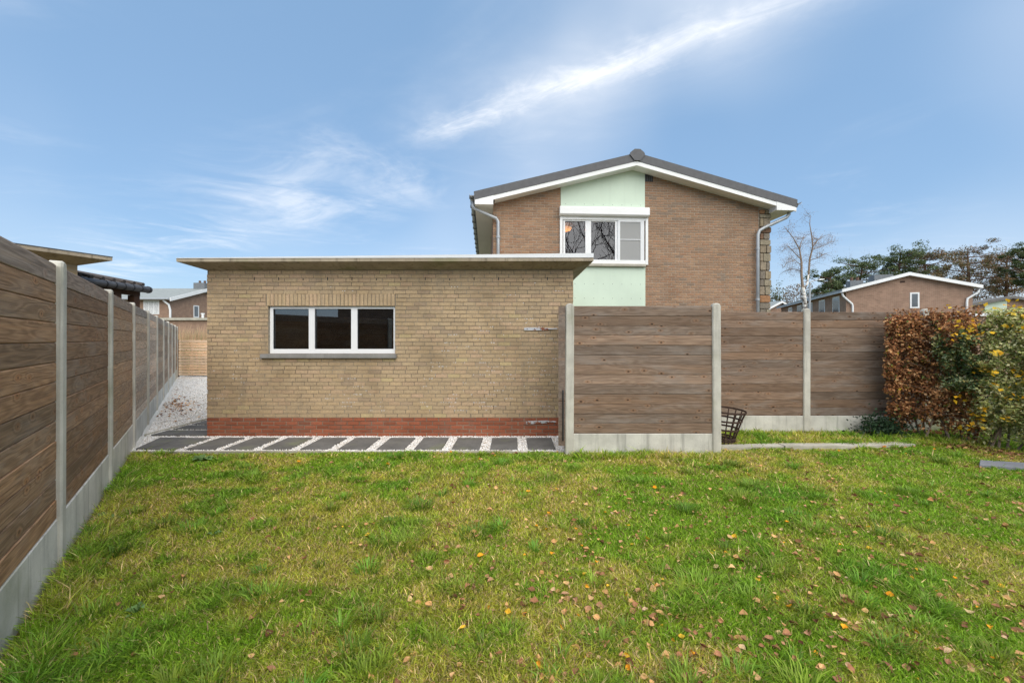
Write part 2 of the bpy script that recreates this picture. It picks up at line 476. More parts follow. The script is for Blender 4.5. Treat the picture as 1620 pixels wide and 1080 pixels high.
M['rust'] = plain('rusty_iron', (0.055, 0.032, 0.024), 0.8, 0.4, 40.0, spec=0.3)
M['galv'] = None
M['black'] = plain('black_metal', (0.02, 0.02, 0.022), 0.5, 0.1, 9.0)
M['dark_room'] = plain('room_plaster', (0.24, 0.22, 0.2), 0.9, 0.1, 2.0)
M['tile'] = plain('clay_tile', (0.075, 0.062, 0.055), 0.75, 0.35, 14.0)
M['tile_top'] = plain('weathered_tile', (0.24, 0.21, 0.19), 0.8, 0.3, 14.0)
M['brown_post'] = plain('stained_timber', (0.07, 0.033, 0.018), 0.7, 0.25, 20.0)
M['glass'] = glass_mat('window_glass', (0.34, 0.34, 0.38), 0.02)
M['glass_dark'] = glass_mat('garage_glass', (0.5, 0.51, 0.52), 0.10)
M['glass_far'] = plain('far_glass', (0.10, 0.11, 0.12), 0.1, 0.3, 1.5, spec=0.8, bmp=0.0)
M['screen'] = plain('insect_screen', (0.30, 0.30, 0.295), 0.8, 0.25, 22.0, bmp=0.0)
M['curtain'] = plain('net_curtain', (0.62, 0.62, 0.62), 0.9, 0.25, 9.0, bmp=0.0)
M['tarp'] = plain('black_tarp', (0.03, 0.032, 0.035), 0.5, 0.2, 8.0)
M['grey_slab'] = concrete_mat('grey_stone', (0.21, 0.215, 0.235), 0.2, 0.2)
M['stone'] = attr_mat('rubble_stone', 0.9, 0, 22.0, 0.3, 0.25, 0.8)
M['soil'] = plain('soil', (0.12, 0.095, 0.065), 1.0, 0.3, 8.0, bmp=0.6)

def galv():
    m, nt, b = new_mat('galvanised_rusting')
    p = world_pos(nt)
    r = smooth(nt, noise(nt, p, 11.0, 4, 0.65), 0.5, 0.58)
    c = mixc(nt, r, (0.52, 0.53, 0.55), (0.26, 0.085, 0.035))
    nt.links.new(c, b.inputs['Base Color'])
    b.inputs['Roughness'].default_value = 0.6
    b.inputs['Metallic'].default_value = 0.2
    return m
M['galv'] = galv()

def birch_bark():
    m, nt, b = new_mat('birch_bark')
    p = world_pos(nt)
    q = node(nt, 'ShaderNodeMapping', {'Vector': p, 'Scale': (4, 4, 9)}).outputs[0]
    n = smooth(nt, noise(nt, q, 1.0, 4, 0.65, 0.5), 0.46, 0.56)
    c = mixc(nt, n, (0.72, 0.70, 0.66), (0.10, 0.08, 0.07))
    nt.links.new(c, b.inputs['Base Color'])
    b.inputs['Roughness'].default_value = 0.85
    return m
M['birch'] = birch_bark()

def lawn_mat():
    m, nt, b = new_mat('lawn_thatch')
    p = world_pos(nt)
    n1 = noise(nt, p, 1.3, 5, 0.6)
    n2 = noise(nt, p, 26.0, 4, 0.7)
    c = mixc(nt, smooth(nt, n1, 0.35, 0.65), (0.10, 0.11, 0.025), (0.17, 0.14, 0.05))
    c = mixc(nt, smooth(nt, n2, 0.54, 0.7, 0.0, 0.5), c, (0.11, 0.08, 0.045))
    nt.links.new(c, b.inputs['Base Color'])
    b.inputs['Roughness'].default_value = 1.0
    b.inputs['Specular IOR Level'].default_value = 0.1
    bump(nt, b, n2, 0.8, 0.02)
    return m
M['lawn'] = lawn_mat()
M['ground'] = plain('ground_earth', (0.13, 0.13, 0.06), 1.0, 0.3, 0.6, bmp=0.2)
M['gravel_base'] = plain('gravel_base', (0.62, 0.60, 0.56), 0.95, 0.35, 45.0, bmp=0.6)

# ------------------------------------------------------------------ setting: ground, lawn, gravel
def struct(o):
    o['kind'] = 'structure'
    return o
g = MB(); g.quadp((-400, -300, -0.06), (400, -300, -0.06), (400, 700, -0.06), (-400, 700, -0.06))
struct(g.build('ground', M['ground']))

def ground_h(x, y):
    return (vnoise(x, y, 0.55, 1) - 0.5) * 0.04 + (vnoise(x, y, 1.7, 2) - 0.5) * 0.015 - 0.006

def fence_x(y):            # left fence line
    return -0.998 - 0.7376 * y

# lawn sheet, follows a gentle relief
xs = np.linspace(-7.5, 11, 150); ys = np.linspace(-5, 7.35, 110)
gx, gy = np.meshgrid(xs, ys)
edge = np.clip((5.98 - gy) / 0.25, 0, 1)
right = (gx > 0.9)
hz = ground_h(gx, gy) * np.where(right, 1.0, edge)
hz = np.where((gy > 5.98) & (gx < 0.9), -0.05, hz)
V = np.stack([gx, gy, hz], -1).reshape(-1, 3)
ii = np.arange(len(ys) - 1)[:, None] * len(xs) + np.arange(len(xs) - 1)[None, :]
F = np.stack([ii, ii + 1, ii + 1 + len(xs), ii + len(xs)], -1).reshape(-1, 4)
struct(link('lawn', np_mesh('lawn', V, F, None, M['lawn'], True)))

# gravel bed in front of and beside the garage
gb = MB()
def sheet(poly, z):
    gb.add([(x, y, z) for x, y in poly], [tuple(range(len(poly)))])
sheet([(-5.44, 5.99), (0.86, 5.99), (1.0, 6.98), (-6.15, 6.98)], 0.002)
sheet([(-6.15, 6.98), (-4.9, 6.98), (-4.9, 11.0), (-9.3, 11.0), (-6.15, 7.0)], 0.002)
sheet([(-9.35, 11.0), (-4.9, 11.0), (-10.0, 18.6), (-14.9, 18.6)], 0.002)
gravel_bed = struct(gb.build('gravel_path', M['gravel_base']))
gp = gravel_bed
# slate stepping slabs: one row along the wall, one beside the corner
pm = MB(); pm.cbox(-0.2, 0.2, -0.36, 0.36, -0.03, 0.0, 0.004)
def paver_mesh(w, d):
    b = MB()
    c = 0.005
    o = []
    for z, i in ((-0.04, 0), (0.016 - c, 0), (0.016, c)):
        o += [(-w/2+i, -d/2+i, z), (w/2-i, -d/2+i, z), (w/2-i, d/2-i, z), (-w/2+i, d/2-i, z)]
    fs = [(3, 2, 1, 0)]
    for k in (0, 4):
        for j in range(4):
            a, e = k + j, k + (j + 1) % 4
            fs.append((a, e, e + 4, a + 4))
    fs.append((8, 9, 10, 11))
    b.add(o, fs)
    return b.mesh('paver', M['paver'])
pa = paver_mesh(0.40, 0.70); pb = paver_mesh(0.93, 0.37)
for k in range(11):
    link('paver', pa, gp, (0.433 - 0.548 * k + random.uniform(-.008, .008), 6.43 + random.uniform(-.01, .01), 0.012), (random.uniform(-.006, .006), random.uniform(-.006, .006), random.uniform(-.012, .012)))
b = MB()
b.add([(-5.44, 6.10, -.03), (-5.255, 6.09, -.03), (-5.25, 6.79, -.03), (-5.66, 6.79, -.03), (-5.44, 6.10, .028), (-5.255, 6.09, .028), (-5.25, 6.79, .028), (-5.66, 6.79, .028)],
      [(3,2,1,0), (4,5,6,7), (0,1,5,4), (1,2,6,5), (2,3,7,6), (3,0,4,7)])
b.build('paver', M['paver'], gp)
for y in (7.16, 7.60, 8.04, 8.48, 8.92, 9.36):
    link('paver', pb, gp, (-5.51 + random.uniform(-.01, .01), y, 0.012), (0, 0, random.uniform(-.01, .01)))
e = MB()
for k in range(5):
    e.box(-6.09, -6.035, 6.98 + k * 1.0, 7.97 + k * 1.0, -0.1, 0.035 + 0.004 * (k % 2))
e.build('edging_kerb', M['edging'], gp)
e = MB()
for k in range(7):
    e.box(-5.42 + k * 0.905, -5.42 + k * 0.905 + 0.9, 5.945, 5.985, -0.1, 0.02 + 0.005 * (k % 3))
e.build('edging_kerb', M['edging'], gp)

# loose white stones
def stones(n, sampler, smin, smax, zbase, seed):
    r = np.random.default_rng(seed)
    P = sampler(r, n)
    n = len(P)
    base = np.array([(0,0,1),(1,0,0.1),(0.3,0.95,-0.05),(-0.8,0.6,0.1),(-0.8,-0.6,-0.1),(0.3,-0.95,0.05),(0,0,-1)], float)
    tri = np.array([(0,1,2),(0,2,3),(0,3,4),(0,4,5),(0,5,1),(6,2,1),(6,3,2),(6,4,3),(6,5,4),(6,1,5)])
    s = r.uniform(smin, smax, (n, 1, 1)) * r.uniform(0.7, 1.25, (n, 1, 3))
    V = base[None] * s * r.uniform(0.8, 1.2, (n, 7, 1))
    V[..., 2] *= 0.7
    a = r.uniform(0, 6.28, n); ca, sa = np.cos(a), np.sin(a)
    x = V[..., 0] * ca[:, None] - V[..., 1] * sa[:, None]
    y = V[..., 0] * sa[:, None] + V[..., 1] * ca[:, None]
    tx = r.uniform(-0.6, 0.6, n)[:, None]
    z = V[..., 2] + x * tx
    V = np.stack([x + P[:, 0:1], y + P[:, 1:2], z + zbase + r.uniform(0, 0.008, (n, 1))], -1)
    F = tri[None] + (np.arange(n) * 7)[:, None, None]
    v = r.uniform(0.66, 0.95, (n, 1)); warm = r.uniform(0.86, 1.0, (n, 1))
    col = np.concatenate([v, v * (0.5 + warm * 0.5), v * warm], 1)
    dark = r.random(n) < 0.08
    col[dark] *= np.array([0.5, 0.42, 0.32])
    return V.reshape(-1, 3), F.reshape(-1, 3), np.repeat(col, 7, 0)
def samp_front(r, n):
    P = np.stack([r.uniform(-6.1, 0.9, n), r.uniform(5.99, 6.95, n)], -1)
    ok = P[:, 0] > fence_x(P[:, 1]) + 0.08
    for k in range(11):
        cx = 0.433 - 0.548 * k
        ok &= ~((abs(P[:, 0] - cx) < 0.197) & (abs(P[:, 1] - 6.43) < 0.347))
    ok &= ~((P[:, 0] > -5.66 - 0) & (P[:, 0] < -5.26) & (P[:, 1] > 6.10) & (P[:, 1] < 6.79) & (P[:, 0] > -5.44 - (P[:, 1] - 6.10) * 0.33))
    return P[ok]
def samp_side(r, n):
    y = 6.98 + (18.5 - 6.98) * r.random(n) ** 1.6
    x0 = fence_x(y) + 0.08
    x1 = np.where(y < 11, -4.95, -4.95 - (y - 11) * 0.68)
    P = np.stack([x0 + (x1 - x0) * r.random(n), y], -1)
    ok = np.ones(len(P), bool)
    for yy in (7.16, 7.60, 8.04, 8.48, 8.92, 9.36):
        ok &= ~((P[:, 0] > -5.975) & (P[:, 0] < -5.045) & (abs(P[:, 1] - yy) < 0.183))
    ok &= ~((P[:, 0] > -6.09) & (P[:, 0] < -6.035) & (P[:, 1] < 12))
    return P[ok]
a1 = stones(26000, samp_front, 0.006, 0.013, 0.006, 3)
a2 = stones(34000, samp_side, 0.008, 0.018, 0.008, 4)
V = np.concatenate([a1[0], a2[0]]); F = np.concatenate([a1[1], a2[1] + len(a1[0])]); col = np.concatenate([a1[2], a2[2]])
tag(link('gravel', np_mesh('gravel', V, F, col, M['gravel'])), 'loose white gravel around the slate slabs and along the side path', 'gravel', kind='stuff')

# concrete edging slabs laid flat in the grass on the right
be = thing('garden_edging', 'narrow row of pale concrete edging slabs laid flat in the grass', 'edging', (4.2, 6.25, 0))
for x0, x1, ya, yb, z in ((3.02, 3.98, 6.07, 6.17, 0.045), (3.99, 5.0, 6.15, 6.15, 0.05), (5.01, 6.0, 6.17, 6.27, 0.045)):
    m_ = MB()
    w = 0.17
    m_.add([(x0, ya, -.05), (x1, yb, -.05), (x1, yb + w, -.05), (x0, ya + w, -.05), (x0, ya, z), (x1, yb, z), (x1, yb + w, z), (x0, ya + w, z)],
           [(3,2,1,0), (4,5,6,7), (0,1,5,4), (1,2,6,5), (2,3,7,6), (3,0,4,7)])
    m_.v = [(x - 4.2, y - 6.25, zz) for x, y, zz in m_.v]
    m_.build('edging_slab', M['edging'], be)

# grey stone slab lying in the border, lower right
m_ = MB()
m_.add([(5.75, 5.2, .0), (6.6, 4.92, .0), (6.95, 5.15, .0), (6.0, 5.42, .0), (5.77, 5.2, .055), (6.6, 4.93, .05), (6.93, 5.15, .06), (6.0, 5.40, .06)],
       [(3,2,1,0), (4,5,6,7), (0,1,5,4), (1,2,6,5), (2,3,7,6), (3,0,4,7)])
tag(m_.build('stone_slab', M['grey_slab']), 'loose grey stone slab lying on the lawn below the yellow flecked shrub', 'slab')

# ------------------------------------------------------------------ fences
PLANK_PITCH = 0.1365
def plank_mesh(length, h=PLANK_PITCH, t=0.028, mat='wood'):
    b = MB()
    gap, ch = 0.004, 0.005
    z0, z1 = gap / 2, h - gap / 2
    prof = [(-t/2, z0 + ch), (-t/2 + ch, z0), (t/2 - ch, z0), (t/2, z0 + ch), (t/2, z1 - ch), (t/2 - ch, z1), (-t/2 + ch, z1), (-t/2, z1 - ch)]
    tg = t * 0.2
    prof = [(-t/2, z0 + ch), (-t/2 + ch, z0), (t/2 - ch, z0), (t/2, z0 + ch), (t/2, z1 - ch), (t/2 - ch, z1), (tg, z1), (tg, z1 + gap + 0.001), (-tg, z1 + gap + 0.001), (-tg, z1), (-t/2 + ch, z1), (-t/2, z1 - ch)]
    n = 12
    vs = [(-length/2, y, z) for y, z in prof] + [(length/2, y, z) for y, z in prof]
    fs = [tuple(range(n - 1, -1, -1)), tuple(range(n, 2 * n))]
    for i in range(n):
        j = (i + 1) % n
        fs.append((i, j, j + n, i + n))
    b.add(vs, fs)
    return b.mesh('plank', M[mat])

def post_mesh(h, w=0.118, d=0.085):
    b = MB()
    c = 0.045
    out = [(-w/2, -0.1), (w/2, -0.1), (w/2, h - c), (w/2 - c * 0.3, h - c * 0.3), (w/2 - c, h), (-w/2 + c, h), (-w/2 + c * 0.3, h - c * 0.3), (-w/2, h - c)]
    k = 0.012
    inn = [(-w/2 + k, -0.1), (w/2 - k, -0.1), (w/2 - k, h - c), (w/2 - k - c * 0.25, h - c * 0.4), (w/2 - c - k * .3, h - k), (-w/2 + c + k * .3, h - k), (-w/2 + k + c * 0.25, h - c * 0.4), (-w/2 + k, h - c)]
    n = len(out)
    vs = [(x, -d/2, z) for x, z in inn] + [(x, -d/2 + k, z) for x, z in out] + [(x, d/2 - k, z) for x, z in out] + [(x, d/2, z) for x, z in inn]
    fs = [tuple(range(n)), tuple(range(4*n - 1, 3*n - 1, -1))]
    for r_ in range(3):
        for i in range(n):
            j = (i + 1) % n
            fs.append((r_*n + j, r_*n + i, (r_+1)*n + i, (r_+1)*n + j))
    b.add(vs, fs)
    return b.mesh('post', M['post'])

def tint(base, j=0.24):
    k = random.uniform(1 - j, 1 + j); h = random.uniform(-0.03, 0.09)
    return (base[0] * k * (1 + h), base[1] * k, base[2] * k * (1 - h))

def make_fence(label, loc, rz, posts, zb, top, post_h, bay_tint, mat='wood', group=None):
    """posts: local x positions; planks from zb upward, concrete panel below"""
    t = thing('plank_fence', label, 'fence', loc, rz, group)
    pmesh = post_mesh(post_h)
    for i, x in enumerate(posts):
        link('post', pmesh, t, (x, 0, random.uniform(-.006, .006)), (random.uniform(-.004, .004), random.uniform(-.004, .004), 0))
    cache = {}
    nrow = int(round((top - zb) / PLANK_PITCH))
    for i in range(len(posts) - 1):
        L = posts[i + 1] - posts[i] - 0.085
        key = round(L, 3)
        if key not in cache: cache[key] = plank_mesh(L, mat=mat)
        cx = (posts[i] + posts[i + 1]) / 2
        panel = MB(); panel.cbox(-L/2, L/2, -0.02, 0.02, -0.1, zb - 0.002, 0.006)
        panel.build('concrete_panel', M['base'], t, loc=(cx, 0, 0))
        base = bay_tint(i)
        dz = random.uniform(-.012, .012)
        for r_ in range(nrow):
            o = link('plank', cache[key], t, (cx, random.uniform(-.002, .002), zb + r_ * PLANK_PITCH + (dz if False else 0)),
                     (random.uniform(-.008, .008), 0, 0), color=tint(base if r_ < nrow - 1 or mat == 'wood' else tuple(q * .55 + .12 for q in base)))
    return t

FA = math.atan2(1, -0.7376)
tones = [(0.273, 0.173, 0.103), (0.288, 0.184, 0.110), (0.261, 0.168, 0.103), (0.326, 0.229, 0.144), (0.620, 0.490, 0.370), (0.620, 0.480, 0.360), (0.351, 0.269, 0.189), (0.314, 0.236, 0.166), (0.351, 0.261, 0.189), (0.314, 0.243, 0.174), (0.314, 0.243, 0.174), (0.314, 0.243, 0.174)]
make_fence('long dark brown plank fence with concrete posts running along the left side', (-0.783 - 0.02, -0.292 - 0.014, 0), FA,
           [2.043 * i for i in range(12)], 0.35, 0.35 + 13 * PLANK_PITCH, 2.15, lambda i: tones[i], 'wood_dark')
make_fence('freestanding grey brown plank screen between two concrete posts beside the garage', (0.8, 5.9, 0), 0,
           [0.0, 2.056], 0.29, 2.066, 2.105, lambda i: (0.250, 0.181, 0.135))
make_fence('set-back weathered plank fence between the screen and the brown hedge', (3.0, 7.25, 0), 0,
           [0.0, 2.05, 4.1], 0.295, 2.08, 2.13, lambda i: (0.225, 0.16, 0.118) if i == 0 else (0.20, 0.142, 0.104))
make_fence('plank fence at the garden end, mirrored dark in the garage window', (-6.5, -5.0, 0), 0,
           [2.05 * i for i in range(9)], 0.295, 2.07, 2.12, lambda i: (0.14, 0.11, 0.09))

# ------------------------------------------------------------------ bricks
def brick_variants(w, h, d, cols, name='brick', mat=None, n=14, axis='x'):
    out = []
    for k in range(n):
        b = MB()
        b.col = cols(k)
        jw, jh = random.uniform(-.003, .0015), random.uniform(-.002, .0015)
        b.cbox(-w/2 - jw, w/2 + jw, 0, d, -h/2 - jh, h/2 + jh, 0.003)
        out.append(b.mesh(name, mat))
    return out

def ycol():
    t = random.random()
    base = random.choice([(0.36, 0.262, 0.150), (0.345, 0.255, 0.147), (0.375, 0.272, 0.152), (0.335, 0.247, 0.143), (0.365, 0.258, 0.152)])
    if t > 0.97: base = (0.39, 0.272, 0.165)
    elif t > 0.95: base = (0.39, 0.30, 0.155)
    elif t < 0.05: base = (0.30, 0.22, 0.135)
    k = random.uniform(0.94, 1.06) * 1.33
    base = (base[0] * .97, base[1] * 0.975, base[2] * 1.05)
    return tuple(x * k for x in base)
def rcol():
    k = random.uniform(0.8, 1.2)
    return (0.30 * k, 0.098 * k, 0.052 * k)
def hcol():
    base = random.choice([(0.34, 0.21, 0.135), (0.31, 0.195, 0.13), (0.36, 0.225, 0.145), (0.29, 0.185, 0.125), (0.33, 0.19, 0.12)])
    t = random.random()
    if t > 0.965: base = (0.25, 0.18, 0.135)
    elif t > 0.94: base = (0.36, 0.21, 0.13)
    k = random.uniform(0.92, 1.08)
    base = (base[0] * 1.06, base[1] * 1.05, base[2] * 1.0)
    return tuple(x * k for x in base)

# ------------------------------------------------------------------ garage
GX0, GX1, GY = -5.03, 1.01, 6.95
gar = thing('garage', 'flat roofed yellow brick garage with red brick plinth and three-pane window', 'garage', (-2.0, GY, 0))
def gl(x): return x + 2.0          # world x -> garage local x
WX0, WX1, WZ0, WZ1 = -4.02, -1.93, 1.365, 2.15
wall = MB()
Y0, Y1 = 0.0075, 0.26
wall.box(gl(GX0 + .004), gl(WX0), Y0, Y1, -0.1, 2.78)
wall.box(gl(WX1), gl(GX1 - .004), Y0, Y1, -0.1, 2.78)
wall.box(gl(WX0), gl(WX1), Y0, Y1, -0.1, WZ0)
wall.box(gl(WX0), gl(WX1), Y0, Y1, WZ1, 2.78)
gw = wall.build('wall', M['mortar_y'], gar)
side = MB()
side.box(gl(GX0), gl(GX0) + 0.25, Y1 + .002, 3.4, -0.1, 2.78)
side.box(gl(GX1) - 0.25, gl(GX1), Y1 + .002, 3.4, -0.1, 2.78)
side.box(gl(GX0) + .252, gl(GX1) - .252, 3.15, 3.398, -0.1, 2.778)
side.build('side_wall', M['far_yellow'], gar)
fl = MB(); fl.box(gl(GX0) + .27, gl(GX1) - .27, 0.28, 3.1, -0.1, 0.0); fl.build('floor', M['soil'], gar)

BL, BH, BD = 0.192, 0.0575, 0.05
ymesh = brick_variants(BL, BH, BD, lambda k: ycol(), 'brick', M['brick_y'], 26)
rmesh = brick_variants(BL, 0.0525, BD, lambda k: rcol(), 'brick', M['brick_y'], 12)
rest = MB()
SX0, SX1, SZ0, SZ1 = -4.05, -1.93, 2.15, 2.352     # soldier course
n_single = 0
P_ = 0.2013
def lay_row(z, h, x0, x1, colf, single, variants, phase, L):
    """one course; full bricks at phase, cut ends closed with short bricks"""
    global n_single
    xs_ = []
    x = x0 - phase * P_
    while x < x1 - 0.002:
        a, b_ = max(x, x0), min(x + P_ - 0.009, x1)
        if b_ - a > 0.025: xs_.append((a, b_))
        x += P_
    for a, b_ in xs_:
        full = (b_ - a) > P_ - 0.02
        segs = [(a, b_)]
        # openings
        if WZ0 - 0.03 < z < WZ1 + 0.0:
            segs = cut(segs, WX0, WX1)
        if SZ0 < z < SZ1 + 0.02:
            segs = cut(segs, SX0 - 0.008, SX1 + 0.008)
        for (p, q) in segs:
            if q - p < 0.02: continue
            dy = random.uniform(-.0022, .0018)
            if single and q - p > P_ - 0.02:
                link('brick', random.choice(variants), gw, (gl((p + q) / 2), dy, z), (random.uniform(-.004, .004), random.uniform(-.004, .004), random.uniform(-.004, .004)))
                n_single += 1
            else:
                rest.col = colf()
                j = random.uniform(-.0018, .0018)
                rest.cbox(gl(p), gl(q), dy, BD, z - h/2 + j, z + h/2 + j * .5, 0.003)
def cut(segs, a, b_):
    out = []
    for p, q in segs:
        if q <= a or p >= b_: out.append((p, q)); continue
        if p < a: out.append((p, a - 0.004))
        if q > b_: out.append((b_ + 0.004, q))
    return out
for i in range(5):
    lay_row(0.0625 * i + 0.032, 0.0525, GX0, GX1, rcol, True, rmesh, (0.0, 0.5)[i % 2] , BL)
for i in range(37):
    z = 0.3125 + 0.0656 * i + 0.033
    ph = (0.25, 0.72, 0.5, 0.0, 0.6)[i % 5] + (0.13 if i % 3 == 0 else 0)
    lay_row(z, BH, GX0, GX1, ycol, i < 3, ymesh, ph, BL)
# upright lintel bricks
smesh = [None] * 8
for k in range(8):
    b = MB(); b.col = tuple(x * 1.08 for x in ycol()); b.cbox(-0.0265, 0.0265, 0, BD, -0.098, 0.098, 0.004); smesh[k] = b.mesh('brick', M['brick_y'])
ns = 33
for k in range(ns):
    x = SX0 + (SX1 - SX0) * (k + 0.5) / ns
    link('brick', random.choice(smesh), gw, (gl(x), random.uniform(-.006, -.002), (SZ0 + SZ1) / 2), (0, random.uniform(-.012, .012), 0))
    n_single += 1
r_o = rest.build('brickwork', M['brick_y'], gar); r_o['kind'] = 'stuff'
# white chips of old paint and salt on the upper brick edges
ch = MB()
for k in range(620):
    i = random.randrange(1, 34); x = random.uniform(GX0 + .05, GX1 - .05)
    z = 0.3125 + 0.0656 * i + 0.033 + BH / 2 - .006
    if z > 1.95 and random.random() < .8: continue
    if WX0 - .05 < x < WX1 + .05 and WZ0 - .1 < z < SZ1 + .02: continue
    if vnoise(x, z, 1.1, 61) < .38: continue
    if x < -4.0 and random.random() < .6: continue
    for q in range(random.choice((1, 1, 1, 2, 4))):
        w_, h_ = random.uniform(.006, .018), random.uniform(.003, .006)
        xx_ = x + q * random.uniform(.03, .05); zz_ = z + random.uniform(-.003, .002)
        ch.add([(gl(xx_ - w_), -.0032, zz_), (gl(xx_), -.0032, zz_ - h_), (gl(xx_ + w_), -.0032, zz_ + .001), (gl(xx_), -.0032, zz_ + h_), (gl(xx_ - w_ * .5), -.0045, zz_), (gl(xx_ + w_ * .5), -.0045, zz_)],
               [(0, 1, 4), (1, 5, 4), (1, 2, 5), (2, 3, 5), (3, 4, 5), (3, 0, 4)])
ch.build('paint_chips', M['white'], gar)['kind'] = 'stuff'
# solid black bars stand in for the shade inside open weep joints
wh = MB()
x = GX0 + 0.38
k = 0
while x < GX1 - 0.1:
    wh.box(gl(x) - 0.006, gl(x) + 0.006, -0.0036, 0.006, 2.575, 2.575 + (0.052 if k % 3 else 0.03))
    x += 0.4026; k += 1
wh.build('weep_joint_shade', M['black'], gar)['kind'] = 'stuff'

# roof slab: thin drip edge, underside falling to the wall
ov = 0.28
rs = MB()
x0, x1, y0, y1 = gl(GX0) - ov, gl(GX1) + ov, -ov, 3.4 + ov
ix0, ix1, iy0, iy1 = gl(GX0) - .004, gl(GX1) + .004, -0.004, 3.404
zt, ze, zi = 2.9, 2.843, 2.752
vs_ = []
for (xa, xb, ya, yb, z) in ((ix0, ix1, iy0, iy1, zi), (x0, x1, y0, y1, ze), (x0, x1, y0, y1, zt)):
    vs_ += [(xa, ya, z), (xb, ya, z), (xb, yb, z), (xa, yb, z)]
fs_ = [(3, 2, 1, 0)]
for k in (0, 4):
    for j in range(4):
        a, b_ = k + j, k + (j + 1) % 4
        fs_.append((a, b_, b_ + 4, a + 4))
fs_.append((8, 9, 10, 11))
# drop the left end slightly: the slab falls to the left
rs.add([(x, y, z - 0.012 * (x1 - x) / (x1 - x0)) for x, y, z in vs_], fs_)
roof = rs.build('roof', M['slab'], gar)
tr = MB()
tr.add([(x0 + .001, y0 - .008, 2.883), (x1, y0 - .008, 2.895), (x1, y0 + .05, 2.895), (x0 + .001, y0 + .05, 2.883),
        (x0 + .001, y0 - .008, 2.889), (x1, y0 - .008, 2.965), (x1, y0 + .05, 2.965), (x0 + .001, y0 + .05, 2.889)],
       [(3,2,1,0), (4,5,6,7), (0,1,5,4), (1,2,6,5), (2,3,7,6), (3,0,4,7)])
tr.build('edge_trim', M['alu'], roof)

def window(parent, frame_mat, glass, x0, x1, z0, z1, panes, y, depth=0.06, name='window'):
    """frame with rectangular panes [(xa,xb,za,zb)], front face at local y"""
    f = MB()
    xs_ = sorted({x0, x1} | {p[0] for p in panes} | {p[1] for p in panes})
    for a, b_ in zip(xs_[:-1], xs_[1:]):
        pp = [p for p in panes if p[0] <= a + 1e-6 and p[1] >= b_ - 1e-6]
        if pp:
            f.box(a, b_, y, y + depth, z0, pp[0][2]); f.box(a, b_, y, y + depth, pp[0][3], z1)
        else:
            f.box(a, b_, y - .001, y + depth + .001, z0 - .0005, z1 + .0005)
    w = f.build(name, frame_mat, parent)
    for (a, b_, za, zb) in panes:
        p = MB(); p.box(a - .004, b_ + .004, y + depth * .45, y + depth * .45 + .006, za - .004, zb + .004)
        p.build('pane', glass, w)
    return w
panes = [(gl(-3.964), gl(-3.372), 1.444, 2.11), (gl(-3.274), gl(-2.669), 1.444, 2.11), (gl(-2.566), gl(-1.965), 1.444, 2.11)]
gwin = window(gar, M['white_pvc'], M['glass_dark'], gl(WX0) + .004, gl(WX1) - .004, WZ0 + .006, WZ1 - .004, panes, 0.045, 0.07)
gk = MB()
for (a, b_, za, zb) in panes:      # black glazing gasket
    for (p, q, s_, t_) in ((a, b_, za, za + .007), (a, b_, zb - .007, zb), (a, a + .007, za + .007, zb - .007), (b_ - .007, b_, za + .007, zb - .007)):
        gk.box(p, q, 0.062, 0.074, s_, t_)
gk.build('gasket', M['black'], gwin)
sl = MB(); sl.cbox(gl(-4.13), gl(-1.90), -0.055, 0.05, 1.292, 1.362, 0.008); sl.build('sill', M['stone_sill'], gar)
# things just inside the garage window: a leaning pipe and a workbench edge
it = thing('workbench', 'dim workbench standing inside behind the garage window', 'workbench', (-2.9, 8.6, 0))
b = MB(); b.box(-1.3, 1.2, -.3, .3, 1.25, 1.31); b.build('top', M['brown_post'], it)
for sx in (-1.2, 1.1):
    b = MB(); b.box(sx - .04, sx + .04, -.25, .25, 0, 1.249); b.build('leg', M['brown_post'], it)
b = MB(); b.tube([(-2.02, 7.62, 0), (-2.05, 7.62, 2.3)], 0.045, 10)
tag(b.build('pipe', M['alu']), 'upright pale pipe behind the right pane of the garage window', 'pipe')

# ------------------------------------------------------------------ wooden side gate, hung on the garage wall
sg = thing('side_gate', 'open plank side gate seen edge on beside the concrete screen post', 'gate', (0.765, 6.36, 0), math.atan2(0.92, 0.14))
gm = plank_mesh(0.92, 0.1365, 0.03)
for k in range(14):
    link('plank', gm, sg, (0, 0.0, 0.13 + k * PLANK_PITCH), (0, 0, 0), color=tint((0.2, 0.15, 0.12)))
b = MB(); b.cbox(-0.49, -0.462, -0.05, 0.045, 0.12, 2.06, 0.004); link('stile', b.mesh('stile', M['wood']), sg, (0, 0, 0), color=(0.21, 0.158, 0.125))
b = MB(); b.box(0.462, 0.49, -0.045, 0.045, 0.12, 2.06); link('stile', b.mesh('stile', M['wood']), sg, (0, 0, 0), color=(0.2, 0.15, 0.12))
b = MB(); b.tube([(-0.515, -0.02, 0.2), (-0.53, -0.02, 0.24), (-0.53, -0.02, 0.86), (-0.515, -0.02, 0.9)], 0.011, 8); b.build('bolt_rod', M['black'], sg)
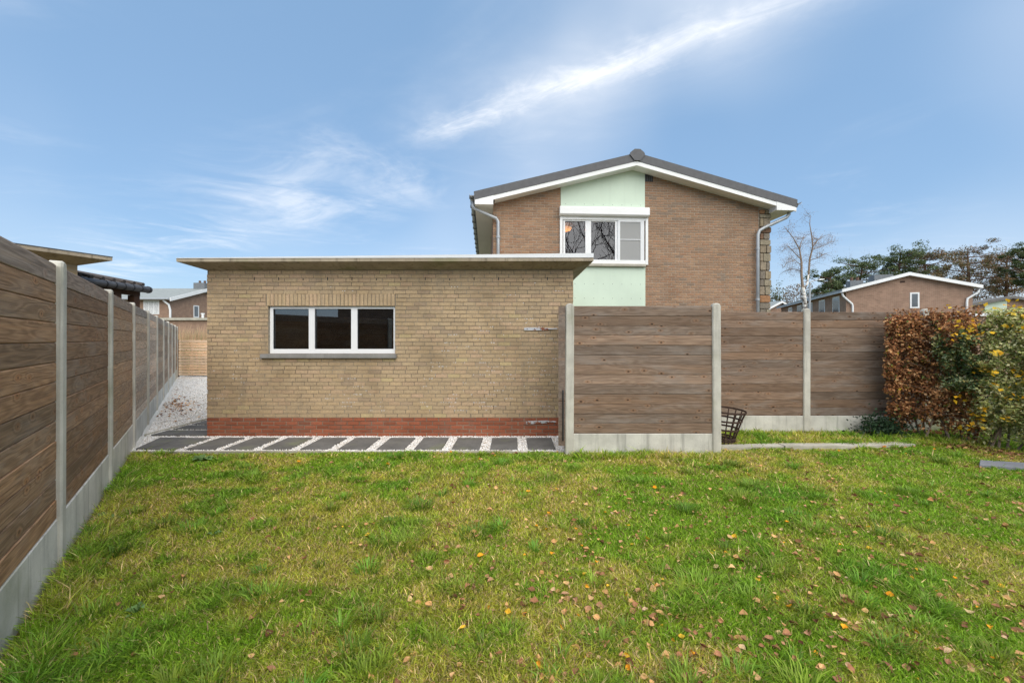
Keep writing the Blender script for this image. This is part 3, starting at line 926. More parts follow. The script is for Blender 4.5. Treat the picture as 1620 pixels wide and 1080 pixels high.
for zz, tilt, nm in ((1.775, 0.0, 1), (0.245, 0.045, 2)):
    h = thing('strap_hinge', ('rusty galvanised strap hinge plate on the upper yellow brickwork' if nm == 1 else 'tilted galvanised strap hinge plate on the red brick plinth'), 'hinge', (0.47, GY - 0.006, zz), 0, 'strap hinges on the garage wall')
    h.rotation_euler = (0, -tilt, 0)
    b = MB()
    out = [(-0.27, -0.018), (-0.2, -0.026), (0.12, -0.02), (0.12, 0.02), (-0.2, 0.026), (-0.27, 0.018)]
    b.prism(out, -0.012, 0.0); b.build('plate', M['galv'], h)
    b = MB(); b.tube([(0.12, -0.008, 0), (0.2, -0.02, 0.0), (0.27, -0.06, 0)], 0.011, 8); b.build('pin', M['galv'], h)
    b = MB()
    for xx in (-0.22, -0.1, 0.0, 0.09): b.tube([(xx, -0.018, 0), (xx, -0.004, 0)], 0.008, 6)
    b.build('bolts', M['zinc_dark'], h)['kind'] = 'stuff'

# ------------------------------------------------------------------ main house (rotated 3.5 degrees)
ho = thing('house', 'brown brick gable-end house with mint green panel and charcoal roof', 'house', (3.176, 10.7, 0), R(3.5))
HX0, HX1, AP = -3.654, 3.49, -0.10
def zs(x): return 5.906 - 0.268 * abs(x - AP)        # soffit line on the wall
PX0, PX1 = -1.958, 0.197                             # mint panel
OX0, OX1, OZ0, OZ1 = -1.9, 0.16, 3.52, 4.62          # window opening
hw = MB()
hw.prism([(HX0 + .01, -0.1), (OX0, -0.1), (OX0, zs(OX0) + .02), (HX0 + .01, zs(HX0) + .02)], 0.006, 0.26)
hw.prism([(OX1, -0.1), (HX1 - .01, -0.1), (HX1 - .01, zs(HX1) + .02), (OX1, zs(OX1) + .02)], 0.006, 0.26)
hw.box(OX0, OX1, 0.006, 0.26, -0.1, OZ0)
hw.prism([(OX0, OZ1), (OX1, OZ1), (OX1, zs(OX1) + .02), (AP, zs(AP) + .02), (OX0, zs(OX0) + .02)], 0.006, 0.26)
hwo = hw.build('wall', M['mortar_h'], ho)
sw = MB()
sw.box(HX0, HX0 + .25, .262, 9.5, -.1, 4.95); sw.box(HX1 - .25, HX1, .262, 9.5, -.1, 4.95); sw.box(HX0 + .252, HX1 - .252, 9.2, 9.498, -.1, 4.95)
sw.build('side_wall', M['far_brick'], ho)
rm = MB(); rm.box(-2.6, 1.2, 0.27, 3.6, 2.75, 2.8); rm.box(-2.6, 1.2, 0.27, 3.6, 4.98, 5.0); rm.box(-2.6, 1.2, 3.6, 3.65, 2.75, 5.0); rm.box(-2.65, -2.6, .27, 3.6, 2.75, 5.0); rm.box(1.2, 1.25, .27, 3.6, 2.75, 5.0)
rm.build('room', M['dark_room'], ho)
# bricks: right-hand field as single bricks first, the rest in one part
HP, HC = 0.2005, 0.0642
hmesh = brick_variants(HP - 0.0125, HC - 0.012, 0.04, lambda k: hcol(), 'brick', M['brick_h'], 22)
hrest = MB(); hn = 0
def hrow(z, xa, xb, ph):
    global hn
    x = xa - ph * HP
    while x < xb:
        a, b_ = max(x, xa), min(x + HP - 0.0125, xb)
        if b_ - a > 0.02 and z < zs((a + b_) / 2) + 0.05:
            dy = random.uniform(-.002, .0015)
            if b_ - a > HP - 0.02 and hn < 300 and z > 3.35 and xa > 0:
                link('brick', random.choice(hmesh), hwo, ((a + b_) / 2, dy, z)); hn += 1
            else:
                hrest.col = hcol(); j = random.uniform(-.0015, .0015)
                hrest.cbox(a, b_, dy, 0.04, z - (HC - .012) / 2 + j, z + (HC - .012) / 2 + j, 0.003)
        x += HP
i = 0
z = 5.9
while z > 0.4:
    ph = (0.0, 0.5)[i % 2] + random.uniform(-.03, .03)
    hrow(z, HX0, PX0 - .006, ph)
    hrow(z, PX1 + .006, 3.2, ph)
    z -= HC; i += 1
hrest.build('brickwork', M['brick_h'], ho)['kind'] = 'stuff'
# rubble stone corner strip
zq = 4.95; q = 0
scols = [(0.25, 0.20, 0.14), (0.30, 0.24, 0.16), (0.20, 0.17, 0.135), (0.31, 0.165, 0.085), (0.27, 0.22, 0.16), (0.19, 0.115, 0.075), (0.27, 0.23, 0.165)]
while zq > 1.5:
    h = random.uniform(0.10, 0.24)
    split = random.random() < 0.6
    xa, xb = 3.212, HX1 + random.uniform(0.0, 0.04)
    cuts = [xa, random.uniform(3.3, 3.4), xb] if split else [xa, xb]
    for a, b_ in zip(cuts[:-1], cuts[1:]):
        b = MB(); b.col = random.choice(scols)
        k = 0.02
        w_, hh = (b_ - a) / 2 - .006, h / 2 - .006
        o = []
        for y, ins in ((0.25, 0), (0.01, 0), (-0.03 - random.uniform(0, .02), k)):
            o += [(-w_ + ins, y, -hh + ins * .3), (-w_ + ins * .3, y, -hh + ins), (-w_ + ins * .3, y, hh - ins), (-w_ + ins, y, hh - ins * .3), (w_ - ins, y, hh - ins * .3), (w_ - ins * .3, y, hh - ins), (w_ - ins * .3, y, -hh + ins), (w_ - ins, y, -hh + ins * .3)][::-1]
        fs_ = []
        for r_ in (0, 8):
            for j in range(8):
                a2_, b2_ = r_ + j, r_ + (j + 1) % 8
                fs_.append((a2_, b2_, b2_ + 8, a2_ + 8))
        fs_.append(tuple(range(16, 24)))
        b.add(o, fs_)
        b.build('stone', M['stone'], hwo, loc=((a + b_) / 2, 0, zq - h / 2))
    zq -= h
# mint panels above and below the window
pn = MB(); pn.prism([(PX0, 4.66), (PX1, 4.66), (PX1, zs(PX1) + .02), (AP, zs(AP) + .02), (PX0, zs(PX0) + .02)], -0.012, 0.004)
up_ = pn.build('facade_panel', M['mint'], ho)
pn = MB(); pn.box(PX0, PX1 + .012, -0.012, 0.004, 0.2, 3.47)
lo_ = pn.build('facade_panel', M['mint'], ho)
scr = MB(); scr.tube([(0, -0.0145, 0), (0, -0.010, 0)], 0.008, 6); scm = scr.mesh('screw', M['zinc_dark'])
for zz in (3.0, 2.64, 2.3):
    for k in range(9): link('screw', scm, lo_, (PX0 + .12 + k * 0.24, 0, zz))
for k in range(9): link('screw', scm, up_, (PX0 + .12 + k * 0.24, 0, 5.0))
# bedroom window
px_ = [(-1.85, -1.335, 3.61, 4.572), (-1.19, -0.575, 3.61, 4.572), (-0.44, 0.062, 3.64, 4.54)]
hwin = window(ho, M['white_pvc'], M['glass'], OX0 + .003, OX1 - .003, OZ0 + .003, OZ1 - .003, px_, -0.02, 0.08)
b = MB()        # outer insect screen frame on the right-hand light
for (p, q_, s_, t_) in ((-0.515, 0.165, 3.55, 3.60), (-0.515, 0.165, 4.565, 4.61), (-0.515, -0.455, 3.60, 4.565), (0.07, 0.165, 3.60, 4.565)):
    b.box(p, q_, -0.05, -0.022, s_, t_)
b.box(-0.455, 0.07, -0.047, -0.026, 4.112, 4.128)
b.build('screen_frame', M['alu'], hwin)
b = MB(); b.box(-0.455, 0.07, -0.036, -0.034, 3.6, 4.565)
sm_, snt, sb = new_mat('screen_mesh')
snt.nodes.remove(sb)
tr_ = node(snt, 'ShaderNodeBsdfTransparent', {0: (1, 1, 1, 1)}); df_ = node(snt, 'ShaderNodeBsdfDiffuse', {0: (0.5, 0.5, 0.49, 1)})
mx_ = node(snt, 'ShaderNodeMixShader', {0: 0.55, 1: tr_.outputs[0], 2: df_.outputs[0]}); snt.links.new(mx_.outputs[0], snt.nodes['Material Output'].inputs[0])
b.build('insect_screen', sm_, hwin)
for xa, xb in ((-1.985, -1.92), (0.2, 0.262)):
    b = MB(); b.box(xa, xb, -0.06, -0.014, 3.49, 4.72); b.build('shutter_guide', M['white'], hwin)
b = MB(); b.box(-1.92, 0.2, -0.05, -0.014, 4.605, 4.69); b.build('window_head', M['white'], hwin)
b = MB()
bo = [(-0.155, 4.72), (-0.155, 4.885), (-0.135, 4.905), (-0.014, 4.905), (-0.014, 4.685), (-0.12, 4.685)]
n = len(bo)
b.add([(-2.0, y, z) for y, z in bo] + [(0.268, y, z) for y, z in bo], [tuple(range(n - 1, -1, -1)), tuple(range(n, 2 * n))] + [((i), (i + 1) % n, (i + 1) % n + n, i + n) for i in range(n)])
b.build('shutter_box', M['white'], hwin)
b = MB(); b.cbox(-1.97, 0.2, -0.09, 0.0, 3.435, 3.505, 0.008); b.build('sill', M['edging'], hwin)
b = MB(); b.box(-1.92, 0.2, -0.055, -0.022, 3.506, 3.6); b.build('bottom_rail', M['white'], hwin)
b = MB()        # pleated net curtain behind the screened light
for k in range(26):
    xa = -0.5 + k * 0.026
    b.quadp((xa, .16 + (.02 if k % 2 else 0), 3.4), (xa + .026, .16 + (0 if k % 2 else .02), 3.4), (xa + .026, .16 + (0 if k % 2 else .02), 4.7), (xa, .16 + (.02 if k % 2 else 0), 4.7))
b.build('curtain', M['curtain'], ho)
lm, lnt, lb = new_mat('lamp_glow'); lb.inputs['Base Color'].default_value = (0.9, 0.6, 0.3, 1); lb.inputs['Emission Color'].default_value = (1.0, 0.42, 0.10, 1); lb.inputs['Emission Strength'].default_value = 3.0
b = MB()
for (r0, z0_, r1, z1_) in ((0.05, 4.93, 0.3, 4.88), (0.3, 4.88, 0.26, 4.83)):
    for k in range(16):
        a0, a1_ = 2 * math.pi * k / 16, 2 * math.pi * (k + 1) / 16
        b.quadp((r0 * math.cos(a0), r0 * math.sin(a0), z0_), (r0 * math.cos(a1_), r0 * math.sin(a1_), z0_), (r1 * math.cos(a1_), r1 * math.sin(a1_), z1_), (r1 * math.cos(a0), r1 * math.sin(a0), z1_))
lamp = tag(link('ceiling_lamp', b.mesh('ceiling_lamp', lm)), 'glowing orange ceiling lamp seen through the upstairs window', 'lamp')
lamp.location = (1.47, 12.45, 0.0)
# vent grille
b = MB(); b.box(0.2, 0.41, -0.006, 0.02, 5.61, 5.80)
vg = b.build('vent_grille', M['black'], ho)
for k in range(4):
    b = MB(); b.box(0.21 + k * .05, 0.235 + k * .05, -0.014, -0.0065, 5.62, 5.79); b.build('slat', M['zinc_dark'], vg)
# roof
RX, RT, SL = 4.06, 6.19, 0.259
AX = -0.12
def zt_(x): return RT - SL * abs(x - AX)
rf = MB()
out = [(-RX - .06, zt_(-RX) - .2), (AX, RT - .2), (RX + .06 + 2 * AX, zt_(RX + 2 * AX) - .2), (RX + .0 + 2 * AX + .06, zt_(RX + 2 * AX)), (AX, RT), (-RX - .06, zt_(-RX))]
XL, XR = -RX - 0.06, RX + 0.06 + 2 * AX + 0.12
out = [(XL, zt_(XL) - .2), (AX, RT - .2), (XR, zt_(XR) - .2), (XR, zt_(XR)), (AX, RT), (XL, zt_(XL))]
rf.prism(out, -0.33, 9.8)
rfo = rf.build('roof', M['roof'], ho)
vt = MB()
for xa, xb, nm in ((XL + .02, AX, 0), (AX, XR - .02, 1)):
    vt.prism([(xa, zt_(xa) - .305), (xb, zt_(xb) - .305), (xb, zt_(xb) - .201), (xa, zt_(xa) - .201)], -0.318, -0.29)
vt.build('verge_board', M['white'], rfo)
so = MB()
for xa, xb in ((XL + .5, AX), (AX, XR - .5)):
    so.prism([(xa, zt_(xa) - .304), (xb, zt_(xb) - .304), (xb, zt_(xb) - .203), (xa, zt_(xa) - .203)], -0.289, 0.03)
so.build('soffit', M['white'], rfo)
for s_, xa, xb in ((-1, XL + .025, HX0 - .0), (1, HX1 - .03, XR - .025)):
    eb = MB(); eb.prism([(xa, 4.85), (xb, 4.85), (xb, zt_(xb) - .203), (xa, zt_(xa) - .203)], -0.326, -0.29)
    eb.build('verge_board', M['white'], rfo)
    eb = MB()
    zlow = 4.852
    eb.prism([(xa, zlow), (xb, zlow), (xb, zt_(xb) - .204), (xa, zt_(xa) - .204)], -0.2885, 9.7)
    eb.build('eaves_box', M['white'], rfo)
# half round gutters with brackets, downpipes
for s_, xc in ((-1, XL - 0.045), (1, XR + 0.045)):
    zc_ = zt_(XL if s_ < 0 else XR) - 0.06
    b = MB()
    n = 8
    r_o_, r_i = 0.062, 0.056
    ring = [(xc + r_o_ * math.cos(math.pi + math.pi * k / n), zc_ + r_o_ * math.sin(math.pi + math.pi * k / n)) for k in range(n + 1)]
    ring2 = [(xc + r_i * math.cos(math.pi + math.pi * k / n), zc_ + r_i * math.sin(math.pi + math.pi * k / n)) for k in range(n, -1, -1)]
    for k in range(n):
        o4 = [ring[k], ring[k + 1], ring2[n - k - 1], ring2[n - k]]
        b.prism(o4, -0.34, 9.8)
    gt = b.build('gutter', M['zinc'], rfo)
    for k in range(14):
        b = MB(); yb = -0.2 + k * 0.7
        b.prism([(xc - .07, zc_ - .075), (xc + .07, zc_ - .075), (xc + .07, zc_ + .01), (xc - .07, zc_ + .01)], yb, yb + .03)
        b.build('bracket', M['zinc_dark'], gt)
b = MB(); b.tube([(XL - .03, -.12, 4.97), (XL - .03, -.12, 4.85), (XL + .02, -.12, 4.80), (-3.68, -.11, 4.62), (-3.58, -.1, 4.585), (-3.53, -.1, 4.5), (-3.525, -.1, 0.0)], 0.04, 12)
b.build('downpipe', M['zinc'], ho, True)
b = MB(); b.tube([(XR - .1, -.15, 4.95), (XR - .09, -.15, 4.80), (XR - .16, -.15, 4.72), (3.28, -.12, 4.46), (3.16, -.1, 4.39), (3.115, -.1, 4.28), (3.11, -.1, 0.0)], 0.042, 12)
b.build('downpipe', M['zinc'], ho, True)
for xx, zz in ((-3.525, 4.1), (3.11, 3.9), (3.11, 2.6)):
    b = MB(); b.tube([(xx, -.1, zz), (xx, -.1, zz + .05)], 0.05, 12); b.tube([(xx, -.06, zz + .025), (xx, .02, zz + .025)], 0.012, 6); b.build('pipe_clamp', M['zinc'], ho)
# ridge tile
b = MB()
oc_ = [(-.19, -.06), (-.07, -.2), (.07, -.2), (.19, -.06), (.17, -.0), (.07, .08), (-.07, .08), (-.17, .0)]
b.prism([(AX + x, RT + z) for x, z in oc_], -0.36, -0.30)
b.prism([(AX + x * .93, RT + z) for x, z in [(-.19, -.06), (0, -.012), (.19, -.06), (.17, 0), (.07, .06), (-.07, .06), (-.17, 0)]], -0.299, 9.8)
b.build('ridge_tile', M['roof'], rfo)

# ------------------------------------------------------------------ vegetation helpers
def leaves(P, size, col, seed, aspect=0.55, updir=0.3, fold=0.25, nrm=None):
    """diamond leaves folded along the midrib -> V, F, col"""
    r = np.random.default_rng(seed)
    n = len(P)
    d = r.normal(size=(n, 3)); d[:, 2] *= 0.8; d /= np.linalg.norm(d, axis=1, keepdims=True)
    nn = r.normal(size=(n, 3)); nn[:, 2] = np.abs(nn[:, 2]) + updir
    if nrm is not None: nn += nrm
    s = np.cross(d, nn); s /= np.linalg.norm(s, axis=1, keepdims=True) + 1e-9
    up = np.cross(s, d)
    L = np.asarray(size)[:, None] if np.ndim(size) else np.full((n, 1), size)
    W = L * aspect * 0.5
    a = P - d * L * 0.5; c = P + d * L * 0.5
    b1 = P + s * W + up * W * fold - d * L * 0.05; b2 = P - s * W + up * W * fold - d * L * 0.05
    V = np.stack([a, b1, c, b2], 1).reshape(-1, 3)
    k = (np.arange(n) * 4)[:, None]
    F = np.stack([k + np.array([[0, 1, 2]]), k + np.array([[0, 2, 3]])], 1).reshape(-1, 3)
    return V, F, np.repeat(col, 4, 0)

def pick(r, n, cols, probs, jit=0.15):
    c = np.array(cols)[r.choice(len(cols), n, p=np.array(probs) / sum(probs))]
    return c * r.uniform(1 - jit, 1 + jit, (n, 1))

def grow(r, p, d, L, rad, depth, out, tips, spread=0.55, up=0.12, nseg=4, kids=(2, 3), shrink=0.72, wig=0.16):
    pts = [p.copy()]; rads = [rad]
    q = p.copy(); dd = d.copy()
    for i in range(nseg):
        dd = dd + r.normal(size=3) * wig + np.array([0, 0, up])
        dd /= np.linalg.norm(dd)
        q = q + dd * L / nseg
        pts.append(q.copy()); rads.append(rad * (1 - 0.42 * (i + 1) / nseg))
    out.append((pts, rads))
    if depth == 0:
        tips.append((q.copy(), dd.copy())); return
    for k in range(r.integers(kids[0], kids[1] + 1)):
        ax = r.normal(size=3); ax -= ax.dot(dd) * dd; ax /= np.linalg.norm(ax) + 1e-9
        nd = dd + ax * spread * r.uniform(0.6, 1.4); nd /= np.linalg.norm(nd)
        idx = len(pts) - 1 if k < 2 else r.integers(max(1, nseg // 2), len(pts))
        grow(r, pts[idx], nd, L * shrink * r.uniform(0.75, 1.15), rads[idx] * (0.78 if k < 2 else 0.55), depth - 1, out, tips, spread, up, nseg, kids, shrink, wig)

def tubes(out, mat, name, parent, n=5):
    b = MB()
    for pts, rads in out: b.tube(pts, rads, n, caps=False)
    return b.build(name, mat, parent, True)

# ------------------------------------------------------------------ hedges and shrubs
HA = np.array([6.22, 6.93]); HD = np.array([0.57, -0.82]); HN = np.array([-0.82, -0.57])   # start, run, outward normal
def hedge_points(r, n, a0, a1, z0, z1, seed, lump=0.2, thick=0.55, tilt=0.0):
    a = r.uniform(a0, a1, n); z = z0 + (z1 - z0) * r.random(n)
    l = (vnoise(a, z, 3.0, seed) - 0.5) * lump + (vnoise(a, z, 8.0, seed + 3) - 0.5) * lump * 0.7
    t = 1 - np.abs(r.normal(size=n)) * 0.32
    dep = (1 - t) * thick
    taper = np.clip((0.75 - z) / 0.75, 0, 1) * 0.22
    top_round = np.clip((z - z1 + 0.3) / 0.3, 0, 1) ** 2 * 0.25
    off = l - dep - taper - top_round
    xy = HA + HD * a[:, None] + HN * off[:, None]
    return np.column_stack([xy, z + (vnoise(a, off, 2.5, seed + 5) - 0.5) * 0.16]), a, z, off
def stems(a0, a1, n, top, r, name, parent, origin):
    b = MB()
    for k in range(n):
        a = r.uniform(a0, a1); dep = r.uniform(0.15, 0.6)
        p = HA + HD * a - HN * dep
        pts = [np.array([p[0], p[1], 0.0])]
        for j in range(5):
            pts.append(pts[-1] + np.array([r.normal() * .07, r.normal() * .07, top / 5]))
        b.tube([pt - origin for pt in pts], [0.016 * (1 - j * .14) for j in range(6)], 5, False)
        for j in range(1, 6):
            for q in range(3):
                e_ = pts[j] + np.array([r.normal() * .25, r.normal() * .25, r.uniform(.0, .25)])
                b.tube([pts[j] - origin, (pts[j] + e_) / 2 - origin + np.array([0, 0, .03]), e_ - origin], [0.007, 0.005, 0.002], 4, False)
    return b.build(name, M['twig'], parent)
r = np.random.default_rng(21)
o0 = np.array([6.4, 6.6, 0.0])
bh = thing('beech_hedge', 'clipped hedge of dry coppery brown leaves at the fence end', 'hedge', tuple(o0))
P, a, z, off = hedge_points(r, 15000, -0.06, 1.02, 0.1, 2.02, 5, 0.34, 0.5)
hole = vnoise(a, z, 6.0, 71)
keep = (hole > .2) & (r.random(len(a)) > np.clip((a - 0.75) / 0.3, 0, 1) * (z > 0.9)) & (r.random(len(a)) > np.clip((0.5 - z) / 0.5, 0, .75))
P = P[keep]
end = r.random((2600, 3))          # end facing the fence
Pe = np.column_stack([HA[0] + end[:, 0] * 0.7 + r.normal(size=2600) * .05, HA[1] - .02 + r.normal(size=2600) * .06, 0.35 + end[:, 2] * 1.65])
P = np.concatenate([P, Pe])
c = pick(r, len(P), [(0.44, 0.19, 0.075), (0.56, 0.28, 0.12), (0.29, 0.115, 0.05), (0.68, 0.40, 0.19), (0.14, 0.065, 0.035), (0.2, 0.27, 0.07), (0.75, 0.48, 0.04)], [26, 22, 20, 14, 18, 4, 1])
V, F, cc = leaves(P - o0, r.uniform(0.032, 0.066, len(P)), c, 5, 0.62, 0.1, 0.7, nrm=np.array([-.3, -.35, 0.1]))
link('foliage', np_mesh('foliage', V, F, cc, M['dry_leaf']), bh)
stems(0, 1.0, 14, 1.8, r, 'stems', bh, o0)
sp = []
for k in range(60):
    a_ = r.uniform(-.05, 1.0); zt0 = 1.95 if k < 40 else r.uniform(.4, 1.9); q = HA + HD * a_ - HN * (r.uniform(.02, .45) if k < 40 else -.05)
    for j in range(7): sp.append((q[0] + r.normal() * .035 + HN[0] * (0 if k < 40 else j * .018), q[1] + r.normal() * .035 + HN[1] * (0 if k < 40 else j * .018), zt0 + (j * .024 if k < 40 else r.normal() * .03)))
P = np.array(sp)
V, F, cc = leaves(P - o0, r.uniform(.03, .055, len(P)), pick(r, len(P), [(0.34, 0.155, 0.062), (0.42, 0.215, 0.09), (0.26, 0.11, 0.05)], [1, 1, 1]), 15, .6, .1, .6)
link('sprigs', np_mesh('sprigs', V, F, cc, M['dry_leaf']), bh)['kind'] = 'stuff'

o1 = np.array([7.0, 5.7, 0.0])
vs_t = thing('variegated_shrub', 'tall variegated cream green shrub flecked with yellow leaves at right', 'shrub', tuple(o1))
P, a, z, off = hedge_points(r, 84000, 0.5, 3.4, 0.1, 2.03, 9, 0.3, 0.55)
gapn = vnoise(a, z, 4.2, 31)
keep = (r.random(len(a)) < np.clip((a - .5 + .45 * (z - 1.2) * (z > 1.2) - .35 * (z < .9)) / .35, 0, 1)) & (r.random(len(a)) > np.clip((0.5 - z) / 0.5, 0, .6)) & (gapn > 0.2)
P, a, z, gapn = P[keep], a[keep], z[keep], gapn[keep]
cn = vnoise(a, z, 2.2, 41)
c1 = pick(r, len(P), [(0.56, 0.57, 0.22), (0.76, 0.72, 0.36), (0.33, 0.40, 0.12), (0.17, 0.22, 0.07), (0.84, 0.78, 0.48)], [28, 24, 22, 16, 10])
c2 = pick(r, len(P), [(0.13, 0.2, 0.075), (0.2, 0.27, 0.13), (0.08, 0.13, 0.05), (0.3, 0.35, 0.2)], [30, 25, 25, 14])
c3 = pick(r, len(P), [(0.33, 0.26, 0.08), (0.25, 0.25, 0.09), (0.2, 0.1, 0.04)], [3, 3, 1])
c = np.where((cn > 0.55)[:, None], c1, c1)
c = np.where(((a < 1.0) & (z > 0.8))[:, None] & (r.random(len(a)) < 0.75)[:, None], c2, c)
c = np.where((r.random(len(a)) < 0.12)[:, None], c3, c)
V, F, cc = leaves(P - o1, r.uniform(0.03, 0.06, len(P)), c, 6, 0.6, 0.7, 0.3, nrm=np.array([-.35, -.45, 0.5]))
link('foliage', np_mesh('foliage', V, F, cc, M['leaf']), vs_t)
# clusters of larger yellow leaves
P, a, z, off = hedge_points(r, 190, 0.75, 3.3, 0.3, 2.0, 9, 0.3, 0.1)
bias = r.random(190) < 0.35 + 0.65 * np.clip((a - .7) / .9, 0, 1)
P = P[bias]
Pc = (P[:, None] + r.normal(size=(len(P), 6, 3)) * np.array([.05, .05, .03]) + np.array([-.05, -.04, .01])).reshape(-1, 3)
Pt = np.column_stack([(HA + HD * r.uniform(.55, 3.2, 60)[:, None] - HN * r.uniform(.05, .5, 60)[:, None]), r.uniform(2.0, 2.16, 60)])
Pc = np.concatenate([Pc, Pt])
c = pick(r, len(Pc), [(0.80, 0.48, 0.02), (0.76, 0.40, 0.015), (0.76, 0.54, 0.05), (0.6, 0.42, 0.04)], [4, 3, 2, 1])
V, F, cc = leaves(Pc - o1, r.uniform(0.05, 0.085, len(Pc)), c, 7, 0.8, 1.2, 0.25, nrm=np.array([-.3, -.5, 0.8]))
link('yellow_leaves', np_mesh('yellow_leaves', V, F, cc, M['leaf']), vs_t)
stems(0.8, 3.2, 22, 1.8, r, 'stems', vs_t, o1)

iv = thing('ivy', 'dark green ivy clump at the foot of the brown hedge', 'ivy', (6.12, 6.97, 0))
n = 2200
P = np.column_stack([r.normal(size=n) * .16, r.normal(size=n) * .1, np.abs(r.normal(size=n)) * .14 + .02])
V, F, cc = leaves(P, r.uniform(.03, .055, n), pick(r, n, [(0.022, 0.05, 0.022), (0.035, 0.075, 0.03), (0.05, 0.095, 0.05)], [4, 3, 1.5]), 8, .85, .6, .2)
link('foliage', np_mesh('foliage', V, F, cc, M['leaf']), iv)
b = MB()
for k in range(12):
    q0 = np.array([r.normal() * .12, r.normal() * .05, 0]); q1 = q0 + np.array([r.normal() * .15, r.normal() * .08, r.uniform(.05, .25)])
    b.tube([q0, (q0 + q1) / 2 + np.array([0, 0, .04]), q1], [.006, .005, .003], 5, False)
b.build('stems', M['twig'], iv)

# ------------------------------------------------------------------ fire basket
fb = thing('fire_basket', 'rusty black iron fire basket half hidden behind the screen post', 'basket', (3.24, 6.5, 0.02))
fb.rotation_euler = (R(2), R(3), 0)
prof = [(0.0, 0.165), (0.1, 0.19), (0.24, 0.225), (0.37, 0.26), (0.50, 0.305)]
b = MB()
for (z, rr, th) in ((0.50, 0.305, .009), (0.36, 0.258, .008), (0.225, 0.222, .008), (0.085, 0.187, .008), (0.05, 0.18, .008)):
    bb = MB()
    for k in range(28):
        a0, a1_ = 2 * math.pi * k / 28, 2 * math.pi * (k + 1) / 28
        w_ = 0.013
        bb.add([(rr * math.cos(a0), rr * math.sin(a0), z - w_), (rr * math.cos(a1_), rr * math.sin(a1_), z - w_), (rr * math.cos(a1_), rr * math.sin(a1_), z + w_), (rr * math.cos(a0), rr * math.sin(a0), z + w_),
                ((rr - .008) * math.cos(a0), (rr - .008) * math.sin(a0), z - w_), ((rr - .008) * math.cos(a1_), (rr - .008) * math.sin(a1_), z - w_), ((rr - .008) * math.cos(a1_), (rr - .008) * math.sin(a1_), z + w_), ((rr - .008) * math.cos(a0), (rr - .008) * math.sin(a0), z + w_)],
               [(0, 1, 2, 3), (7, 6, 5, 4), (3, 2, 6, 7), (4, 5, 1, 0)])
    bb.build('ring', M['rust'], fb)
for k in range(16):
    an = 2 * math.pi * k / 16 + .1
    bb = MB(); bb.tube([((rr - .012) * math.cos(an), (rr - .012) * math.sin(an), z) for z, rr in prof], 0.009, 5)
    bb.build('bar', M['rust'], fb)
bb = MB()
for k in range(6): bb.box(-.17 + k * .06, -.155 + k * .06, -.15, .15, 0.055, 0.065)
bb.build('grate', M['rust'], fb)

# ------------------------------------------------------------------ neighbour's garage and lean-to behind the left fence
ng = thing('neighbour_garage', 'flat concrete roof and pale brick wall showing above the left fence', 'garage', (-6.35, 6.7, 0), math.atan2(0.916, 0.40))
# local x runs along the visible roof edge (away from the camera), local y goes left
b = MB(); b.box(-5.0, -0.30, 0.30, 5.0, -.1, 2.76); b.build('wall', M['far_yellow'], ng)
b = MB()
vs_ = []
for (xa, xb, ya, yb, z) in ((-5.0, -.296, .296, 5.0, 2.755), (-5.3, 0, 0, 5.3, 2.85), (-5.3, 0, 0, 5.3, 2.90)):
    vs_ += [(xa, ya, z), (xb, ya, z), (xb, yb, z), (xa, yb, z)]
fs_ = [(3, 2, 1, 0)]
for k in (0, 4):
    for j in range(4):
        a_, b_ = k + j, k + (j + 1) % 4
        fs_.append((a_, b_, b_ + 4, a_ + 4))
fs_.append((8, 9, 10, 11))
b.add(vs_, fs_); nro = b.build('roof', M['slab'], ng)
b = MB(); b.box(-5.3, .004, -.004, .06, 2.901, 2.915); b.build('edge_trim', M['zinc_dark'], nro)

lt = thing('lean_to', 'dark tiled lean-to roof with gutter on brown posts behind the left fence', 'shelter', (-6.98, 7.45, 0))
# local: eave along y from -0.55 to 0.6 at x=0, roof rising to -x
rl = MB(); rl.add([(-.02, -1.1, 2.60), (-.02, .55, 2.60), (-1.9, .55, 2.96), (-1.9, -1.1, 2.96), (-.02, -1.1, 2.63), (-.02, .55, 2.63), (-1.9, .55, 2.99), (-1.9, -1.1, 2.99)],
                  [(3,2,1,0), (4,5,6,7), (0,1,5,4), (1,2,6,5), (2,3,7,6), (3,0,4,7)])
lro = rl.build('roof', M['tile_top'], lt)
for k in range(9):
    y = -1.05 + k * 0.195
    bb = MB(); bb.tube([(.02, y, 2.635), (-1.9, y, 3.0)], 0.035, 8); bb.build('tile', M['tile'], lro)
bb = MB(); bb.tube([(0.06, -1.1, 2.545), (0.06, 0.6, 2.545)], 0.062, 12); lg = bb.build('gutter', M['zinc_dark'], lt)
for k in range(6):
    bb = MB(); bb.tube([(0.06, -.3 + k * .17, 2.545), (0.06, -.285 + k * .17, 2.545)], 0.068, 12); bb.build('bracket', M['black'], lg)
bb = MB(); bb.box(-.1, -.03, -1.1, .5, 2.42, 2.57); bb.build('beam', M['brown_post'], lt)
for y in (-0.55, 0.05, 0.42):
    bb = MB(); bb.box(-.14, -.02, y - .06, y + .06, 0, 2.419); bb.build('post', M['brown_post'], lt)

# ------------------------------------------------------------------ garden gate at the end of the gravel path
eg = thing('garden_gate', 'pale wooden slatted gate closing the end of the gravel path', 'gate', (-13.6, 18.0, 0))
sm2 = MB(); sm2.cbox(-.78, .78, -.012, .012, -.049, .049, .008); slat = sm2.mesh('slat', M['wood_new'])
for k in range(13):
    link('slat', slat, eg, (.15, 0, .12 + k * .117), color=tint((0.80, 0.60, 0.42), .06))
for x in (-.7, .85):
    bb = MB(); bb.box(x - .045, x + .045, .014, .08, 0, 1.6); bb.build('post', M['brown_post'], eg)

